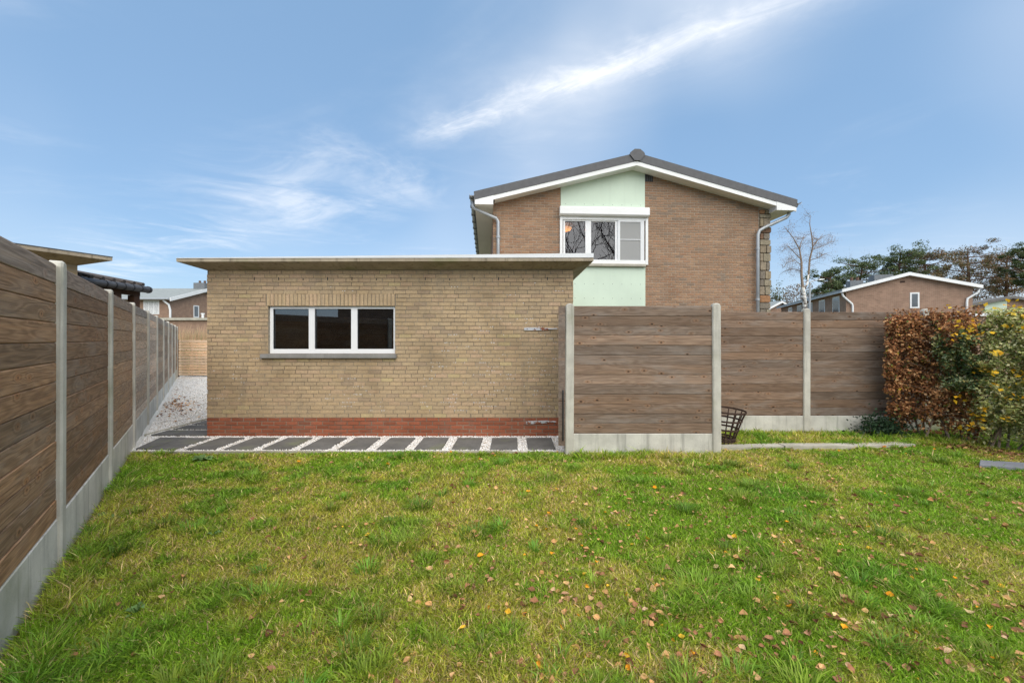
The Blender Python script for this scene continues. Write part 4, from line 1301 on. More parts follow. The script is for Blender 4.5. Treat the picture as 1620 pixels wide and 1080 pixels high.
# ------------------------------------------------------------------ far houses
def gable_house(label, loc, rz, w, d, eave, ridge, over, mat, trim, roofm, name='house'):
    """gable in local -y face, ridge along y"""
    t = thing(name, label, 'house', loc, rz)
    b = MB(); b.prism([(-w/2, -.1), (w/2, -.1), (w/2, eave), (0, ridge), (-w/2, eave)], 0, d); b.build('wall', mat, t)
    sl_ = (ridge - eave) / (w / 2)
    e = w / 2 + over
    b = MB(); b.prism([(-e, eave - sl_ * over + .02), (0, ridge + .02), (e, eave - sl_ * over + .02), (e, eave - sl_ * over + .16), (0, ridge + .16), (-e, eave - sl_ * over + .16)], -.25, d + .25); ro = b.build('roof', roofm, t)
    b = MB(); b.prism([(-e, eave - sl_ * over - .06), (0, ridge - .06), (e, eave - sl_ * over - .06), (e, eave - sl_ * over + .14), (0, ridge + .14), (-e, eave - sl_ * over + .14)], -.33, -.251); b.build('verge_board', trim, ro)
    return t, ro
def far_window(t, x, y, z0, w, h, face='front', bars=1):
    b = MB()
    if face == 'front': b.box(x, x + w, y - .03, y + .05, z0, z0 + h)
    else: b.box(x - .03, x + .05, y, y + w, z0, z0 + h)
    f = b.build('window', M['white'], t)
    k = .09
    n = bars
    pw_ = (w - k * (n + 1)) / n
    for i in range(n):
        p = MB(); a = k + i * (pw_ + k)
        if face == 'front': p.box(x + a, x + a + pw_, y - .04, y - .031, z0 + k, z0 + h - k)
        else: p.box(x - .04, x - .031, y + a, y + a + pw_, z0 + k, z0 + h - k)
        p.build('pane', M['glass_far'], f)
    return f
def pipe(t, pts, rad, mat): b = MB(); b.tube(pts, rad, 8); return b.build('downpipe', mat, t, True)
def chimney(ro, x0, x1, y0, y1, z0, z1, pots=2):
    b = MB(); b.box(x0, x1, y0, y1, z0, z1); c_ = b.build('chimney', M['chimney'], ro)
    for k in range(pots):
        b = MB(); xx = x0 + (x1 - x0) * (k + .6) / (pots + .2); yy = (y0 + y1) / 2
        b.tube([(xx, yy, z1), (xx, yy, z1 + .28)], .11, 8)
        b.build('chimney_pot', M['pine_bark'], c_)

rh, rho = gable_house('wide brown brick gable house with white verges beyond the hedge', (25.29, 27.0, 0), R(-18.5), 6.5, 15, 4.86, 5.73, .32, M['far_brick'], M['white'], M['roof_far'])
far_window(rh, .15, 0, 3.6, .48, 1.0)
pipe(rh, [(3.5, -.1, 4.68), (3.45, -.1, 4.5), (2.95, -.1, 4.12), (2.92, -.1, 3.9), (2.92, -.1, 0)], .06, M['white'])
pipe(rh, [(-3.5, -.1, 4.68), (-3.45, -.1, 4.5), (-2.95, -.1, 3.95), (-2.92, -.1, 3.8), (-2.92, -.1, 0)], .06, M['white'])
for k in range(5): far_window(rh, -3.25, 1.0 + k * 2.6, 3.4, 1.15, 1.2, 'side', 1)
b = MB(); b.box(-3.66, -3.57, -.3, 15.2, 4.70, 4.79); b.build('gutter', M['zinc'], rho)
chimney(rho, -.4, .7, 3.2, 4.1, 5.4, 6.22, 0)
chimney(rho, -.95, -.12, 5.6, 6.4, 5.3, 6.15, 2)
b = MB(); b.box(-.35, -.1, -.012, .01, 5.25, 5.36); b.build('vent_brick', M['rust'], rh)

r2, r2o = gable_house('low house with mint gable panel at the far right edge', (39.0, 33.0, 0), R(-22), 7.5, 12, 4.0, 4.85, .4, M['far_brick'], M['roof_brown'], M['roof_brown'])
b = MB(); b.box(-1.5, -.2, -.03, -.002, 2.9, 4.65); b.build('facade_panel', M['mint'], r2)
far_window(r2, -1.4, -.03, 3.1, 1.1, .6)
b = MB(); b.add([(-9, .5, 3.2), (-3.8, .5, 3.2), (-3.8, 6, 4.3), (-9, 6, 4.3), (-9, .5, 3.35), (-3.8, .5, 3.35), (-3.8, 6, 4.45), (-9, 6, 4.45)], [(3,2,1,0), (4,5,6,7), (0,1,5,4), (1,2,6,5), (2,3,7,6), (3,0,4,7)])
b.build('side_roof', M['roof_brown'], r2)

og = thing('outbuilding', 'flat roofed brick outbuilding with pale coping behind the yellow shrub', 'outbuilding', (20.0, 18.5, 0))
b = MB(); b.box(-.5, 7, 0, 4, -.1, 2.62); b.build('wall', M['far_brick'], og)
b = MB(); b.box(-.7, 7.2, -.2, 4.2, 2.621, 2.75); b.build('coping', M['alu'], og)

h3, h3o = gable_house('small distant gable house with pale green roof right of the stone corner', (28.6, 45.0, 0), R(12), 4.6, 9, 4.5, 5.55, .4, M['far_brick'], M['white'], M['roof_far'])
# the long roof plane turned to us on its left
b = MB(); b.add([(-7.5, .8, 4.5), (-1.2, .8, 4.5), (-.4, 4, 5.6), (-7.5, 4, 5.6), (-7.5, .8, 4.62), (-1.2, .8, 4.62), (-.4, 4, 5.72), (-7.5, 4, 5.72)], [(3,2,1,0), (4,5,6,7), (0,1,5,4), (1,2,6,5), (2,3,7,6), (3,0,4,7)]); b.build('wing_roof', M['roof_far'], h3)
b = MB(); b.box(-7.3, -1.3, 1.1, 4, -.1, 4.5); b.build('wing_wall', M['far_brick'], h3)

bk, bko = gable_house('unseen brick house added behind the garden to block sky mirrored in the garage window', (-4.0, -15.0, 0), R(180), 16, 8, 4.6, 6.2, .4, M['far_brick'], M['white'], M['roof_far'])  # out of view, added to keep bright sky out of the garage panes
for k in range(4): far_window(bk, -6.0 + k * 3.2, 0, 1.0, 1.5, 1.3, 'front', 2)
# left: long house side facing us, gable to the right
lh = thing('house', 'distant brick house with grey roof above the end of the left fence', 'house', (-32.5, 40.0, 0))
b = MB()
b.add([(-14, 0, -.1), (0, 0, -.1), (0, 9.2, -.1), (-14, 9.2, -.1), (-14, 0, 5.45), (0, 0, 5.45), (0, 9.2, 5.45), (-14, 9.2, 5.45), (-14, 4.6, 6.8), (0, 4.6, 6.8)],
      [(0, 1, 5, 4), (1, 2, 6, 9, 5), (2, 3, 7, 6), (3, 0, 4, 8, 7)])
b.build('wall', M['far_brick'], lh)
b = MB()
for ya, yb, za, zb in ((-.45, 4.6, 5.33, 6.84), (4.6, 9.65, 6.84, 5.33)):
    b.add([(-14.4, ya, za), (.4, ya, za), (.4, yb, zb), (-14.4, yb, zb), (-14.4, ya, za + .16), (.4, ya, za + .16), (.4, yb, zb + .16), (-14.4, yb, zb + .16)], [(3,2,1,0), (4,5,6,7), (0,1,5,4), (1,2,6,5), (2,3,7,6), (3,0,4,7)])
lro2 = b.build('roof', M['roof_far'], lh)
b = MB()
for ya, yb, za, zb in ((-.45, 4.6, 5.30, 6.81), (4.6, 9.65, 6.81, 5.30)):
    b.add([(.401, ya, za - .1), (.47, ya, za - .1), (.47, yb, zb - .1), (.401, yb, zb - .1), (.401, ya, za + .22), (.47, ya, za + .22), (.47, yb, zb + .22), (.401, yb, zb + .22)], [(3,2,1,0), (4,5,6,7), (0,1,5,4), (1,2,6,5), (2,3,7,6), (3,0,4,7)])
b.build('verge_board', M['white'], lro2)
far_window(lh, -2.45, 0, 4.0, 1.5, 1.3, 'front', 3)
for w_ in [c_ for c_ in lh.children if c_.name.startswith('window')]:
    for p_ in w_.children: p_.data.materials[0] = M['curtain']
f_ = MB(); f_.box(-.05, .035, 3.0, 3.75, 3.85, 5.1); f_ = f_.build('window', M['white'], lh)
p = MB(); p.box(.036, .045, 3.1, 3.6, 3.98, 5.0); p.build('pane', M['glass_far'], f_)
pipe(lh, [(-.3, -.35, 5.3), (.05, -.15, 4.9), (.15, -.1, 4.4), (.15, -.1, 0)], .09, M['white'])
b = MB(); b.tube([(-14.4, -.55, 5.4), (.4, -.55, 5.4)], .09, 8); b.build('gutter', M['zinc'], lro2)
chimney(lro2, -.9, .25, 4.2, 5.2, 6.5, 7.55, 2)
an = thing('outbuilding', 'flat roofed brick annex in front of the distant left house', 'outbuilding', (-28.0, 35.0, 0))
b = MB(); b.box(-2.2, 8, 0, 4, -.1, 3.2); b.build('wall', M['far_brick'], an)
b = MB(); b.box(-2.4, 8.2, -.2, 4.2, 3.201, 3.4); b.build('coping', M['edging'], an)
b = MB(); b.tube([(1.6, 1, 3.4), (1.6, 1, 3.75)], .09, 8); b.tube([(1.6, 1, 3.75), (1.6, 1, 3.85)], .14, 8); b.build('vent_pipe', M['white'], an)
r = np.random.default_rng(5)
b = MB()
nx = 14
for i in range(nx):
    for j in range(5):
        pass
vs_ = []; fs_ = []
for i in range(15):
    for j in range(7):
        u, v = i / 14, j / 6
        vs_.append((2.3 + u * 3.2, .6 + v * 1.4, 3.4 + .5 * math.sin(math.pi * v) * math.sin(math.pi * u) ** .6 * (0.6 + .5 * r.random())))
for i in range(14):
    for j in range(6):
        fs_.append((i * 7 + j, (i + 1) * 7 + j, (i + 1) * 7 + j + 1, i * 7 + j + 1))
b.add(vs_, fs_)
tag(b.build('tarpaulin', M['tarp']), 'crumpled black tarpaulin on the flat annex roof at left', 'tarpaulin').location = (-28.0, 35.0, 0)

# raised bed with grasses behind the pale gate
og2 = thing('ornamental_grass', 'dry straw and green grasses rising behind the pale wooden gate', 'grass', (-14.9, 20.0, 0))
n = 1500
P = np.column_stack([r.uniform(-1.4, 1.9, n), r.normal(size=n) * .35, np.zeros(n)])
H = r.uniform(1.0, 2.1, n) * r.uniform(.75, 1, n) + .35
lean = r.normal(size=(n, 2)) * .22
V = np.zeros((n, 5, 3)); w_ = .022
V[:, 0] = P + [-w_, 0, 0]; V[:, 1] = P + [w_, 0, 0]
V[:, 2] = P + np.column_stack([lean[:, 0] * .4 - w_, lean[:, 1] * .4, H * .6]); V[:, 3] = P + np.column_stack([lean[:, 0] * .4 + w_, lean[:, 1] * .4, H * .6])
V[:, 4] = P + np.column_stack([lean, H])
k = (np.arange(n) * 5)[:, None]
F = np.stack([k + [[0, 1, 3]], k + [[0, 3, 2]], k + [[2, 3, 4]]], 1).reshape(-1, 3)
c = np.where((H < 1.7)[:, None], pick(r, n, [(.2, .27, .06), (.26, .28, .08)], [1, 1]), pick(r, n, [(.6, .4, .24), (.5, .34, .2), (.45, .36, .2)], [2, 1, 1]))
link('blades', np_mesh('blades', V.reshape(-1, 3), F, np.repeat(c, 5, 0), M['leaf']), og2)
b = MB(); b.box(-1.6, 2.1, -.6, .8, -.05, .95); tag(b.build('planter', M['soil']), 'earth filled raised bed behind the pale wooden gate', 'planter').location = (-14.9, 20.0, 0)

# ------------------------------------------------------------------ trees
def pine(label, x, y, H, cr, crown_h, seed, green, lean=0.0, cat='tree', dens=1.0):
    r = np.random.default_rng(seed)
    t = thing('pine_tree', label, cat, (x, y, 0), 0, 'trees on the right skyline')
    top = np.array([lean, 0, H * .97])
    out = []; cents = []
    tp = [np.array([0, 0, 0.]), np.array([lean * .3 + r.normal() * .15, 0, H * .35]), np.array([lean * .6 + r.normal() * .2, 0, H * .65]), np.array([lean * .85, 0, H * .85]), top]
    out.append((tp, [.24, .21, .17, .11, .03]))
    nb = 24
    for k in range(nb):
        u = (k + .5) / nb
        z = H - crown_h * (1 - u)
        env = cr * (0.3 + 0.8 * math.sin(math.pi * min(1, (1 - u) * 0.85 + .1)) ** .7) * r.uniform(.5, 1.15)
        an = k * 2.4 + r.normal() * .5
        c0 = np.array([lean * z / H, 0, z - .12 * crown_h])
        e = c0 + np.array([math.cos(an) * env, math.sin(an) * env, .12 * crown_h * r.uniform(.2, 1.4)])
        m_ = (c0 + e) / 2 + np.array([0, 0, -.05 * env])
        out.append(([c0, m_, e], [.075, .055, .02]))
        for f_ in (1.0, .68, .35):
            cents.append((c0 + (e - c0) * f_ + r.normal(size=3) * .25, r.uniform(.5, 1.05) * cr * .30))
    cents.append((top - np.array([0, 0, .25]), cr * .4))
    b = MB()
    for pts, rd in out: b.tube(pts, rd, 6, False)
    b.build('trunk', M['pine_bark'], t, True)
    Ps = []; 
    for c_, s_ in cents:
        m_ = int(170 * dens)
        Q = r.normal(size=(m_, 3)); Q /= np.linalg.norm(Q, axis=1, keepdims=True); Q *= r.random((m_, 1)) ** .45
        Q = Q * np.array([s_, s_, s_ * .58]) * (.75 + .6 * vnoise(Q[:, 0] + c_[0], Q[:, 1], 2.5, seed))[:, None] + c_ + np.array([0, 0, .12])
        Ps.append(Q)
    P = np.concatenate(Ps)
    cl = pick(r, len(P), green, [1] * len(green), .3)
    V, F, cc = leaves(P, r.uniform(.12, .26, len(P)), cl, seed + 1, .4, .9, .2)
    link('crown', np_mesh('crown', V, F, cc, M['leaf']), t)
    return t
GREEN = [(.10, .145, .055), (.135, .18, .07), (.075, .105, .045), (.17, .20, .09)]
MIXED = [(.14, .15, .065), (.30, .175, .095), (.10, .11, .055), (.24, .165, .085)]
BROWN = [(.36, .19, .10), (.29, .165, .09), (.22, .165, .085), (.13, .14, .065)]
def at(px, y): return (px - 810) * y / 667
def hz_(py, y): return 1.6 + (537 - py) * y / 667
for args in (('low rounded green pine just right of the street lamp', 1312, 46, 427, 2.1, 3.6, 1, GREEN),
             ('spreading green pine behind the left chimney of the gable house', 1362, 48, 411, 2.9, 4.2, 2, GREEN),
             ('tall dark green pine above the white ridge of the gable house', 1413, 47, 394, 2.4, 4.6, 3, GREEN),
             ('brownish pine right of the ridge of the gable house', 1466, 50, 398, 2.6, 4.8, 4, MIXED),
             ('big rust and green pine standing over the right eave', 1535, 50, 389, 3.3, 6.0, 5, MIXED),
             ('rust brown tree left of the picture edge pine', 1588, 53, 399, 2.6, 5.0, 6, BROWN),
             ('dark green pine cut by the right picture edge', 1625, 46, 386, 1.9, 4.4, 7, GREEN)):
    lb_, px, y, py, cr, ch, sd_, gr = args
    pine(lb_, at(px, y), y, hz_(py, y), cr, ch, sd_ * 13, gr, np.random.default_rng(sd_).normal() * .4)

def bare_tree(label, x, y, H, seed, depth, rad, L, spread, mat, name='bare_tree', leafy=0, d0=(0, 0, 1), group=None, twigmat=None, up=.1, kids=(2, 3), shrink=.72, rmin=0.0):
    r = np.random.default_rng(seed)
    t = thing(name, label, 'tree', (x, y, 0), 0, group)
    out = []; tips = []
    grow(r, np.zeros(3), np.array(d0, float), L, rad, depth, out, tips, spread, up, 4, kids, shrink)
    zmax = max(p[2] for pts, _ in out for p in pts)
    k = H / zmax
    out = [([p * k for p in pts], [max(q, rmin) for q in rd]) for pts, rd in out]
    tubes(out[:1] if twigmat else out, mat, 'trunk', t, 7 if twigmat else 5)
    if twigmat: tubes(out[1:], twigmat, 'crown', t, 4)
    if leafy:
        P = np.concatenate([np.array([tp * k]) + r.normal(size=(leafy, 3)) * .12 for tp, _ in tips])
        V, F, cc = leaves(P, r.uniform(.03, .07, len(P)), pick(r, len(P), [(.17, .11, .075), (.12, .08, .06)], [1, 1]), seed, .5)
        link('leaves', np_mesh('leaves', V, F, cc, M['dry_leaf']), t)
    return t
bare_tree('thin bare tree rising above the pines near the ridge', at(1400, 49), 49, hz_(379, 49), 31, 5, .12, 3.6, .5, M['twig'], group='trees on the right skyline', twigmat=M['twig'])
bare_tree('thin bare tree between the brownish pines', at(1500, 52), 52, hz_(402, 52), 34, 5, .12, 3.4, .5, M['twig'], group='trees on the right skyline', twigmat=M['twig'])
bare_tree('bare branching tree at the far right skyline', at(1600, 50), 50, hz_(388, 50), 36, 5, .14, 3.4, .5, M['twig'], group='trees on the right skyline', twigmat=M['twig'])
for lb_, x_, sd_, dp_ in (('bare tree mirrored in the left pane of the upstairs window', 6.4, 85, 5), ('big bare tree mirrored in the middle pane of the upstairs window', 10.0, 102, 5)):
    bare_tree(lb_, x_, -9.0, 14.0, sd_, dp_, .26, 3.0, .66, M['bark'], twigmat=M['bark'], kids=(2, 4), shrink=.76, rmin=.010)

# birch with two main limbs
bt = thing('birch_tree', 'bare white barked birch with two forked limbs beside the street lamp', 'tree', (at(1275, 22), 22, 0))
bx, by = at(1275, 22), 22.0
def bp(px, py, dy=0): return np.array([at(px, 22 + dy) - bx, dy, hz_(py, 22 + dy)])
r = np.random.default_rng(77)
b = MB(); b.tube([bp(1276, 600) * [1, 1, 0], bp(1275.5, 530), bp(1274, 490), bp(1272, 470), bp(1270, 455)], [.13, .12, .105, .1, .085], 8, False)
b.tube([bp(1271, 458), bp(1277, 449, .2), bp(1279, 435, .3)], [.065, .055, .05], 7, False); b.tube([bp(1270, 456), bp(1266, 452, -.1), bp(1262, 449, -.3)], [.04, .03, .02], 6, False)
b.build('trunk', M['birch'], bt, True)
limbs = [([bp(1270, 456), bp(1268, 435), bp(1268, 415, .2), bp(1265, 395, .3), bp(1266, 388, .3)], [.07, .06, .05, .035, .025]),
         ([bp(1279, 436, .3), bp(1281, 410, .4), bp(1286, 390, .5), bp(1284, 372, .5), bp(1281, 355, .6), bp(1282, 340, .7)], [.05, .045, .035, .028, .02, .01]),
         ([bp(1265, 395, .3), bp(1256, 378, .2), bp(1247, 366, 0), bp(1240, 358, -.1)], [.03, .022, .015, .008]),
         ([bp(1267, 410, .2), bp(1255, 398, .5), bp(1245, 387, .8), bp(1236, 400, .9)], [.03, .02, .014, .007]),
         ([bp(1281, 412, .4), bp(1296, 407, .2), bp(1305, 401, .1), bp(1314, 405, 0)], [.022, .016, .012, .006]),
         ([bp(1286, 390, .5), bp(1294, 380, .7), bp(1302, 370, .8)], [.022, .014, .007]),
         ([bp(1284, 395, .4), bp(1300, 390, .6), bp(1316, 382, .9)], [.02, .012, .005]),
         ([bp(1266, 388, .3), bp(1270, 378, .4), bp(1276, 372, .5)], [.02, .014, .007]),
         ([bp(1268, 420, .1), bp(1258, 412, -.4), bp(1246, 415, -.8), bp(1238, 425, -1)], [.02, .014, .01, .006]),
         ([bp(1269, 430, .1), bp(1255, 425, .4), bp(1242, 428, .9), bp(1232, 436, 1.1)], [.018, .013, .009, .005])]
tw = MB(); tipP = []
for pts, rd in limbs:
    tw.tube(pts, rd, 5, False)
    pts = [np.array(p) for p in pts]
    for k in range(10):
        i = r.integers(1, len(pts)); p = pts[i] + (pts[i - 1] - pts[i]) * r.random()
        d_ = np.array([r.normal(), r.normal() * .7, abs(r.normal()) * .7 + .15]); d_ /= np.linalg.norm(d_)
        L_ = r.uniform(.3, .75)
        m_ = p + d_ * L_ * .5; e_ = p + d_ * L_ + np.array([0, 0, -.12 * r.random()])
        tw.tube([p, m_, e_], [.008, .006, .003], 4, False); tipP += [e_, m_]
        for q in range(3):
            s0 = p + (e_ - p) * r.uniform(.3, 1)
            e2 = s0 + np.array([r.normal() * .18, r.normal() * .15, -r.uniform(0, .3)])
            tw.tube([s0, e2], [.004, .002], 3, False); tipP.append(e2)
tw.build('branches', M['twig'], bt, True)
P = np.concatenate([np.array([p_]) + r.normal(size=(9, 3)) * .1 for p_ in tipP])
V, F, cc = leaves(P, r.uniform(.025, .05, len(P)), pick(r, len(P), [(.34, .23, .16), (.25, .17, .12)], [1, 1]), 5, .5)
link('leaves', np_mesh('leaves', V, F, cc, M['dry_leaf']), bt)

# far bushes between the house corner and the gable house
def bush(label, px0, px1, y, pytop, cols, seed):
    r = np.random.default_rng(seed)
    cx = at((px0 + px1) / 2, y); w = at(px1, y) - at(px0, y); h = hz_(pytop, y)
    t = thing('bush', label, 'bush', (cx, y, 0), 0, 'bushes behind the set-back fence')
    n = 4200
    u = r.normal(size=(n, 3)); u /= np.linalg.norm(u, axis=1, keepdims=True)
    u *= (r.random((n, 1)) ** .4)
    lump = .75 + .5 * vnoise(u[:, 0], u[:, 2], 2.6, seed)
    P = u * np.array([w / 2, w / 3, h / 2]) * lump[:, None] + np.array([0, 0, h / 2])
    P[:, 2] = np.clip(P[:, 2], .05, None)
    V, F, cc = leaves(P, r.uniform(.12, .3, n), pick(r, n, cols, [1] * len(cols), .3), seed, .5)
    link('foliage', np_mesh('foliage', V, F, cc, M['leaf']), t)
    b = MB()
    for k in range(9):
        e = np.array([r.normal() * w * .2, r.normal() * w * .12, h * r.uniform(.6, .95)])
        b.tube([(0, 0, 0), e * [.4, .4, .5], e], [.09, .06, .02], 5, False)
    b.build('stems', M['twig'], t)
bush('green bush behind the fence beside the stone house corner', 1205, 1252, 58, 447, [(.10, .135, .05), (.15, .17, .075), (.19, .15, .085)], 3)
bush('brown leafless bush behind the birch', 1232, 1300, 54, 442, [(.25, .18, .13), (.31, .23, .17), (.19, .14, .1)], 4)
bush('reddish brown bush left of the gable house', 1278, 1330, 50, 447, [(.27, .175, .12), (.18, .17, .08), (.31, .21, .15)], 6)
bush('dark brown thicket under the right skyline pines', 1495, 1575, 55, 432, [(.24, .15, .09), (.14, .13, .065), (.29, .17, .1)], 8)
bush('brown thicket at the right picture edge', 1560, 1640, 60, 440, [(.24, .16, .1), (.15, .13, .07), (.27, .17, .1)], 9)

# street lamp
sl_t = thing('street_lamp', 'grey street lamp with short white arm beside the birch', 'street lamp', (at(1281, 30), 30, 0))
b = MB(); b.tube([(0, 0, 0), (0, 0, 2), (0, 0, hz_(447, 30))], [.09, .08, .06], 10); b.build('pole', M['zinc'], sl_t)
b = MB(); b.tube([(0, 0, hz_(448, 30)), (.12, 0, hz_(445, 30)), (.7, 0, hz_(442, 30))], .035, 8); b.build('arm', M['zinc'], sl_t)
b = MB(); b.prism([(.62, hz_(443.5, 30)), (.98, hz_(442.3, 30)), (.98, hz_(441.2, 30)), (.62, hz_(441.2, 30))], -.1, .1); b.build('lamp_head', M['white'], sl_t)

# ------------------------------------------------------------------ grass
def lawn_ok(x, y):
    ok = x > fence_x(y) + 0.05
    ok &= ~((y > 5.93) & (x < 0.86))
    ok &= ~((y > 5.84) & (y < 5.97) & (x > 0.74) & (x < 2.92))
    ok &= y < 7.22
    return ok
r = np.random.default_rng(101)
N = 1120000
v = r.random(N)
yy = 1.35 * (7.25 / 1.35) ** v                     # denser close by
xx = r.uniform(-1, 1, N) * (1.2 * yy + .75)
ok = lawn_ok(xx, yy) & (xx < 8.2)
xx, yy = xx[ok], yy[ok]
# patchiness: tall dark tufts, mown green, thin yellow moss and bare soil
tuft = vnoise(xx, yy, 1.9, 3) * .5 + vnoise(xx, yy, 5.2, 4) * .5
dry = vnoise(xx, yy, 0.9, 5) * .4 + vnoise(xx, yy, 3.4, 6) * .4 + vnoise(xx, yy, 11, 9) * .2
bare = vnoise(xx, yy, 3.3, 7) * .6 + vnoise(xx, yy, 9.0, 8) * .4
keep = r.random(len(xx)) > np.clip((bare - .70) / .12, 0, .75)
xx, yy, tuft, dry = xx[keep], yy[keep], tuft[keep], dry[keep]
n = len(xx)
print('blades', n)
near_edge = ((yy > 5.6) & (xx > .8) & (xx < 3.0)) | (xx < fence_x(yy) + .25) | ((xx > 2.95) & (yy > 6.3))
T = np.clip((tuft - .55) / .2, 0, 1)
h = r.uniform(.016, .038, n) + T * r.uniform(.005, .038, n) + near_edge * r.uniform(0, .06, n)
h *= np.where(r.random(n) < .03, 1.7, 1)
w = r.uniform(.0017, .0038, n) * (1 + .5 * T) * (1 + np.clip(yy - 2.5, 0, 5) * .22)
az = r.uniform(0, 6.283, n)
cl = vnoise(xx, yy, 5.0, 12) * 12.566
ld = np.where(r.random(n) < .22, cl, r.uniform(0, 6.283, n)); la = h * r.uniform(.1, 1.5, n)
z0 = ground_h(xx, yy) - .004
bx_, by_ = np.cos(az) * w, np.sin(az) * w
lx, ly = np.cos(ld) * la, np.sin(ld) * la
V = np.zeros((n, 5, 3))
V[:, 0] = np.column_stack([xx - bx_, yy - by_, z0]); V[:, 1] = np.column_stack([xx + bx_, yy + by_, z0])
V[:, 2] = np.column_stack([xx - bx_ * .8 + lx * .35, yy - by_ * .8 + ly * .35, z0 + h * .62]); V[:, 3] = np.column_stack([xx + bx_ * .8 + lx * .35, yy + by_ * .8 + ly * .35, z0 + h * .62])
V[:, 4] = np.column_stack([xx + lx, yy + ly, z0 + h])
k = (np.arange(n, dtype=np.int64) * 5)[:, None]
F = np.stack([k + [[0, 1, 3]], k + [[0, 3, 2]], k + [[2, 3, 4]]], 1).reshape(-1, 3)
G1 = np.array([.235, .40, .026]); G2 = np.array([.155, .335, .028]); G3 = np.array([.44, .46, .055]); G4 = np.array([.74, .57, .27])
D = np.clip((dry - .39) / .26, 0, 1)[:, None]
col = G1 * (1 - D) + G3 * D
col = col * (1 - T[:, None] * .75) + G2 * T[:, None] * .75
straw = r.random(n) < (.07 + .24 * D[:, 0] * (1 - T))
col = np.where(straw[:, None], G4 * r.uniform(.6, 1.1, (n, 1)), col)
col *= r.uniform(.42, 1.6, (n, 1))
col[:, 0] *= r.uniform(.9, 1.15, n)
# coarse tufts of broad bright blades
TV, TF, TC = [V.reshape(-1, 3)], [F], [np.repeat(col, 5, 0)]
base_n = n * 5
nt_ = 0
while nt_ < 130:
    y0_ = 1.7 * (6.2 / 1.7) ** r.random(); x0_ = r.uniform(-1.2, 1.2) * y0_
    if not lawn_ok(np.array([x0_]), np.array([y0_]))[0] or x0_ > 6.3: continue
    nt_ += 1
    rr_ = .025 + .12 * r.random() ** 2; m_ = int(r.uniform(900, 1500) * rr_)
    an = r.uniform(0, 6.283, m_); rd = rr_ * np.sqrt(r.random(m_))
    tx, ty = x0_ + np.cos(an) * rd, y0_ + np.sin(an) * rd
    hh = r.uniform(.045, .10, m_) * r.uniform(.75, 1.15); ww = r.uniform(.0018, .0036, m_) * (1 + max(0, y0_ - 2.5) * .15)
    la_ = hh * (.25 + rd / rr_ * r.uniform(.5, 1.2, m_)); aa = an + r.normal(size=m_) * .5
    zz = ground_h(tx, ty) - .004
    px_, py_ = -np.sin(aa) * ww, np.cos(aa) * ww
    lx_, ly_ = np.cos(aa) * la_, np.sin(aa) * la_
    W = np.zeros((m_, 5, 3))
    W[:, 0] = np.column_stack([tx - px_, ty - py_, zz]); W[:, 1] = np.column_stack([tx + px_, ty + py_, zz])
    W[:, 2] = np.column_stack([tx - px_ + lx_ * .4, ty - py_ + ly_ * .4, zz + hh * .7]); W[:, 3] = np.column_stack([tx + px_ + lx_ * .4, ty + py_ + ly_ * .4, zz + hh * .7])
    W[:, 4] = np.column_stack([tx + lx_, ty + ly_, zz + hh * .9])
    kk = (np.arange(m_) * 5)[:, None] + base_n
    base_n += m_ * 5
    cb = np.array([.22, .37, .04]) * r.uniform(.65, 1.15) * r.uniform(.6, 1.35, (m_, 1))
    cb[:, 0] *= r.uniform(.8, 1.25)
    TV.append(W.reshape(-1, 3)); TF.append(np.stack([kk + [[0, 1, 3]], kk + [[0, 3, 2]], kk + [[2, 3, 4]]], 1).reshape(-1, 3)); TC.append(np.repeat(cb, 5, 0))
V = np.concatenate(TV); F = np.concatenate(TF); CC = np.concatenate(TC)
gr_o = link('lawn_grass', np_mesh('lawn_grass', V, F, CC, M['grass']))
tag(gr_o, 'short uneven autumn grass covering the lawn', 'grass', kind='stuff')

# weeds with broad leaves
def weed(label, x, y, n, rad, sz, seed):
    r = np.random.default_rng(seed)
    z = float(ground_h(np.array([x]), np.array([y]))[0])
    t = thing('weed', label, 'plant', (x, y, z), 0, 'broad-leaved weeds in the lawn')
    for k in range(n):
        an = k * 2.4 + r.normal() * .3; L = rad * r.uniform(.6, 1.1)
        b = MB(); b.col = tuple(np.array((.17, .29, .085)) * r.uniform(.7, 1.3))
        w_ = sz * r.uniform(.7, 1.1); hh = r.uniform(.02, .06)
        c_, s_ = math.cos(an), math.sin(an)
        pts = [(0, 0, .005), (L * .45, -w_ * .6, hh), (L * .5, 0, hh * .85), (L * .45, w_ * .6, hh), (L * .8, -w_ * .55, hh * 1.1), (L * .82, 0, hh), (L * .8, w_ * .55, hh * 1.1), (L, 0, hh * .8)]
        pts = [(x_ * c_ - y_ * s_, x_ * s_ + y_ * c_, z_) for x_, y_, z_ in pts]
        b.add(pts, [(0, 1, 2), (0, 2, 3), (1, 4, 5, 2), (2, 5, 6, 3), (4, 7, 5), (5, 7, 6)])
        b.build('leaf', M['leaf'], t)
def gpt(px, py): y = 1.6 * 667 / (py - 537); return at(px, y), y
for i, (lb_, px, py, n_, rad, sz) in enumerate((('leafy green weed clump beside the slate slabs at left', 322, 727, 16, .16, .07), ('pale weed rosette low in the lawn near the left fence', 215, 975, 7, .06, .025),
        ('small weed against the left picture edge', 22, 1052, 6, .1, .05), ('grey green weed at the left fence foot', 165, 822, 10, .12, .05), ('weed at the second fence post', 178, 775, 14, .16, .06),
        ('bright weed tuft in the left part of the lawn', 340, 845, 6, .055, .025))):
    x, y = gpt(px, py); weed(lb_, x, y, n_, rad, sz, i + 60)

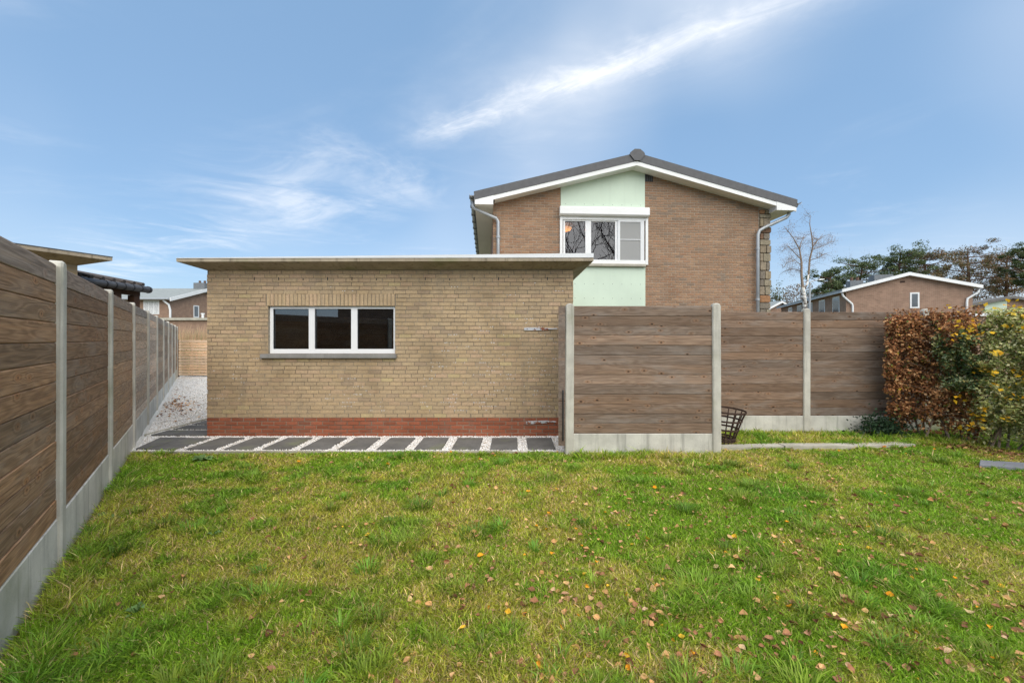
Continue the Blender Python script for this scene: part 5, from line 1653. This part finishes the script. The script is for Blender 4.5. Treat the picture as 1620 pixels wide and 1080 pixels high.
# ------------------------------------------------------------------ fallen leaves
def leaf_variant(seed):
    r = random.Random(seed)
    b = MB()
    L, W = 1.0, r.uniform(.62, .95)
    n = 6
    curl, cup = r.uniform(-.7, 1.0), r.uniform(.05, 1.1)
    wd = [0.0, .62, .95, .86, .5, 0.0]
    vs = []; fs = []
    for i in range(n):
        u = i / (n - 1)
        z = curl * (u - .5) ** 2 * 1.4
        for s_ in (-1, 0, 1):
            vs.append((u - .5, s_ * wd[i] * W * .5, z + abs(s_) * wd[i] * cup * .4 + r.uniform(-.03, .03)))
    for i in range(n - 1):
        for j in range(2):
            a_ = i * 3 + j
            fs.append((a_, a_ + 1, a_ + 4, a_ + 3))
    vs += [(-.5, -.02, 0), (-.5, .02, 0), (-.78, 0, .06)]
    fs.append((n * 3, n * 3 + 1, n * 3 + 2))
    b.add(vs, fs)
    return b
LC = {'pale tan': [(.66, .38, .16), (.56, .31, .13), (.68, .43, .2)], 'dull pinkish brown': [(.42, .205, .105), (.34, .16, .08), (.48, .26, .145)], 'bright orange yellow': [(.80, .36, .02), (.76, .47, .04)],
      'dark brown': [(.16, .07, .032), (.22, .10, .048)], 'cream coloured': [(.74, .53, .28), (.72, .5, .3)]}
WGT = {'pale tan': .30, 'dull pinkish brown': .38, 'bright orange yellow': .08, 'dark brown': .18, 'cream coloured': .06}
lm_, lnt_, lb_ = new_mat('fallen_leaf')
oi = lnt_.nodes.new('ShaderNodeObjectInfo'); nn_ = noise(lnt_, coords(lnt_), 3.0, 4, .65)
cx_ = mixc(lnt_, smooth(lnt_, nn_, .3, .7, .0, .55), oi.outputs['Color'], mixc(lnt_, 1.0, oi.outputs['Color'], (.5, .4, .34), 'MULTIPLY'))
lnt_.links.new(cx_, lb_.inputs['Base Color']); lb_.inputs['Roughness'].default_value = .7; lb_.inputs['Specular IOR Level'].default_value = .3
variants = [leaf_variant(i) for i in range(14)]
vmesh = [v_.mesh('fallen_leaf', lm_, False) for v_ in variants]
r = np.random.default_rng(303)
cand = []
while len(cand) < 2300:
    y = 1.75 * (6.9 / 1.75) ** r.random()
    x = r.uniform(-1.25, 1.25) * y
    if not lawn_ok(np.array([x]), np.array([y]))[0] or x > 7.4: continue
    dens = .16 + .84 * np.clip((x / y + .55) / .9, 0, 1)
    dens *= .15 + 1.5 * float(vnoise(x, y, 1.5, 21)) * float(.4 + vnoise(x, y, 5.0, 22))
    if r.random() > dens: continue
    cand.append((x, y))
cand.sort(key=lambda p: p[1])
names = list(LC)
far_leaf = MB()
for i, (x, y) in enumerate(cand):
    kind = names[r.choice(5, p=[WGT[k_] for k_ in names])]
    c = tuple(np.array(LC[kind][r.integers(len(LC[kind]))]) * r.uniform(.85, 1.2))
    s_ = .016 + .036 * r.random() ** 1.4; rot = (r.normal() * .5, r.normal() * .5, r.uniform(0, 6.28))
    z = float(ground_h(np.array([x]), np.array([y]))[0]) + r.uniform(.008, .034)
    if i < 300:
        o = link('fallen_leaf', vmesh[r.integers(14)], None, (x, y, z), rot, c)
        o.scale = (s_, s_, s_)
        tag(o, f'small {kind} leaf fallen on the front of the lawn', 'leaf', f'{kind} fallen leaves on the lawn')
    else:
        Mx = Matrix.Translation((x, y, z)) @ Matrix.Rotation(rot[2], 4, 'Z') @ Matrix.Rotation(rot[0], 4, 'X') @ Matrix.Scale(s_ * 1.1, 4)
        far_leaf.col = c; v_ = variants[r.integers(14)]
        far_leaf.add([Mx @ Vector(p) for p in v_.v], v_.f)
# brown litter on the gravel path
for k in range(190):
    px, py = 270 + r.normal() * 26, 643 + r.normal() * 9
    y = 1.6 * 667 / (max(py, 612) - 537); x = at(px, y)
    if x < fence_x(y) + .1 or x > -5.1: continue
    s_ = r.uniform(.04, .08)
    far_leaf.col = tuple(np.array(LC[['dull pinkish brown', 'pale tan', 'dark brown'][r.integers(3)]][0]) * r.uniform(.8, 1.2))
    Mx = Matrix.Translation((x, y, .03)) @ Matrix.Rotation(r.uniform(0, 6.28), 4, 'Z') @ Matrix.Rotation(r.normal() * .3, 4, 'X') @ Matrix.Scale(s_, 4)
    v_ = variants[r.integers(14)]; far_leaf.add([Mx @ Vector(p) for p in v_.v], v_.f)
# litter under the shrub
for k in range(420):
    a = r.uniform(.5, 3.2); p = HA + HD * a + HN * r.uniform(-.15, .55) * r.random()
    s_ = r.uniform(.03, .06)
    far_leaf.col = tuple(np.array(LC[['dull pinkish brown', 'pale tan', 'dark brown', 'dark brown'][r.integers(4)]][0]) * r.uniform(.7, 1.1))
    Mx = Matrix.Translation((p[0], p[1], .025 + float(ground_h(np.array([p[0]]), np.array([p[1]]))[0]))) @ Matrix.Rotation(r.uniform(0, 6.28), 4, 'Z') @ Matrix.Rotation(r.normal() * .4, 4, 'X') @ Matrix.Scale(s_, 4)
    v_ = variants[r.integers(14)]; far_leaf.add([Mx @ Vector(q) for q in v_.v], v_.f)
tag(far_leaf.build('leaf_litter', M['dry_leaf']), 'scattered autumn leaves farther back on lawn, gravel and under the hedge', 'leaves', kind='stuff')
print('single garage bricks', n_single, 'house bricks', hn)
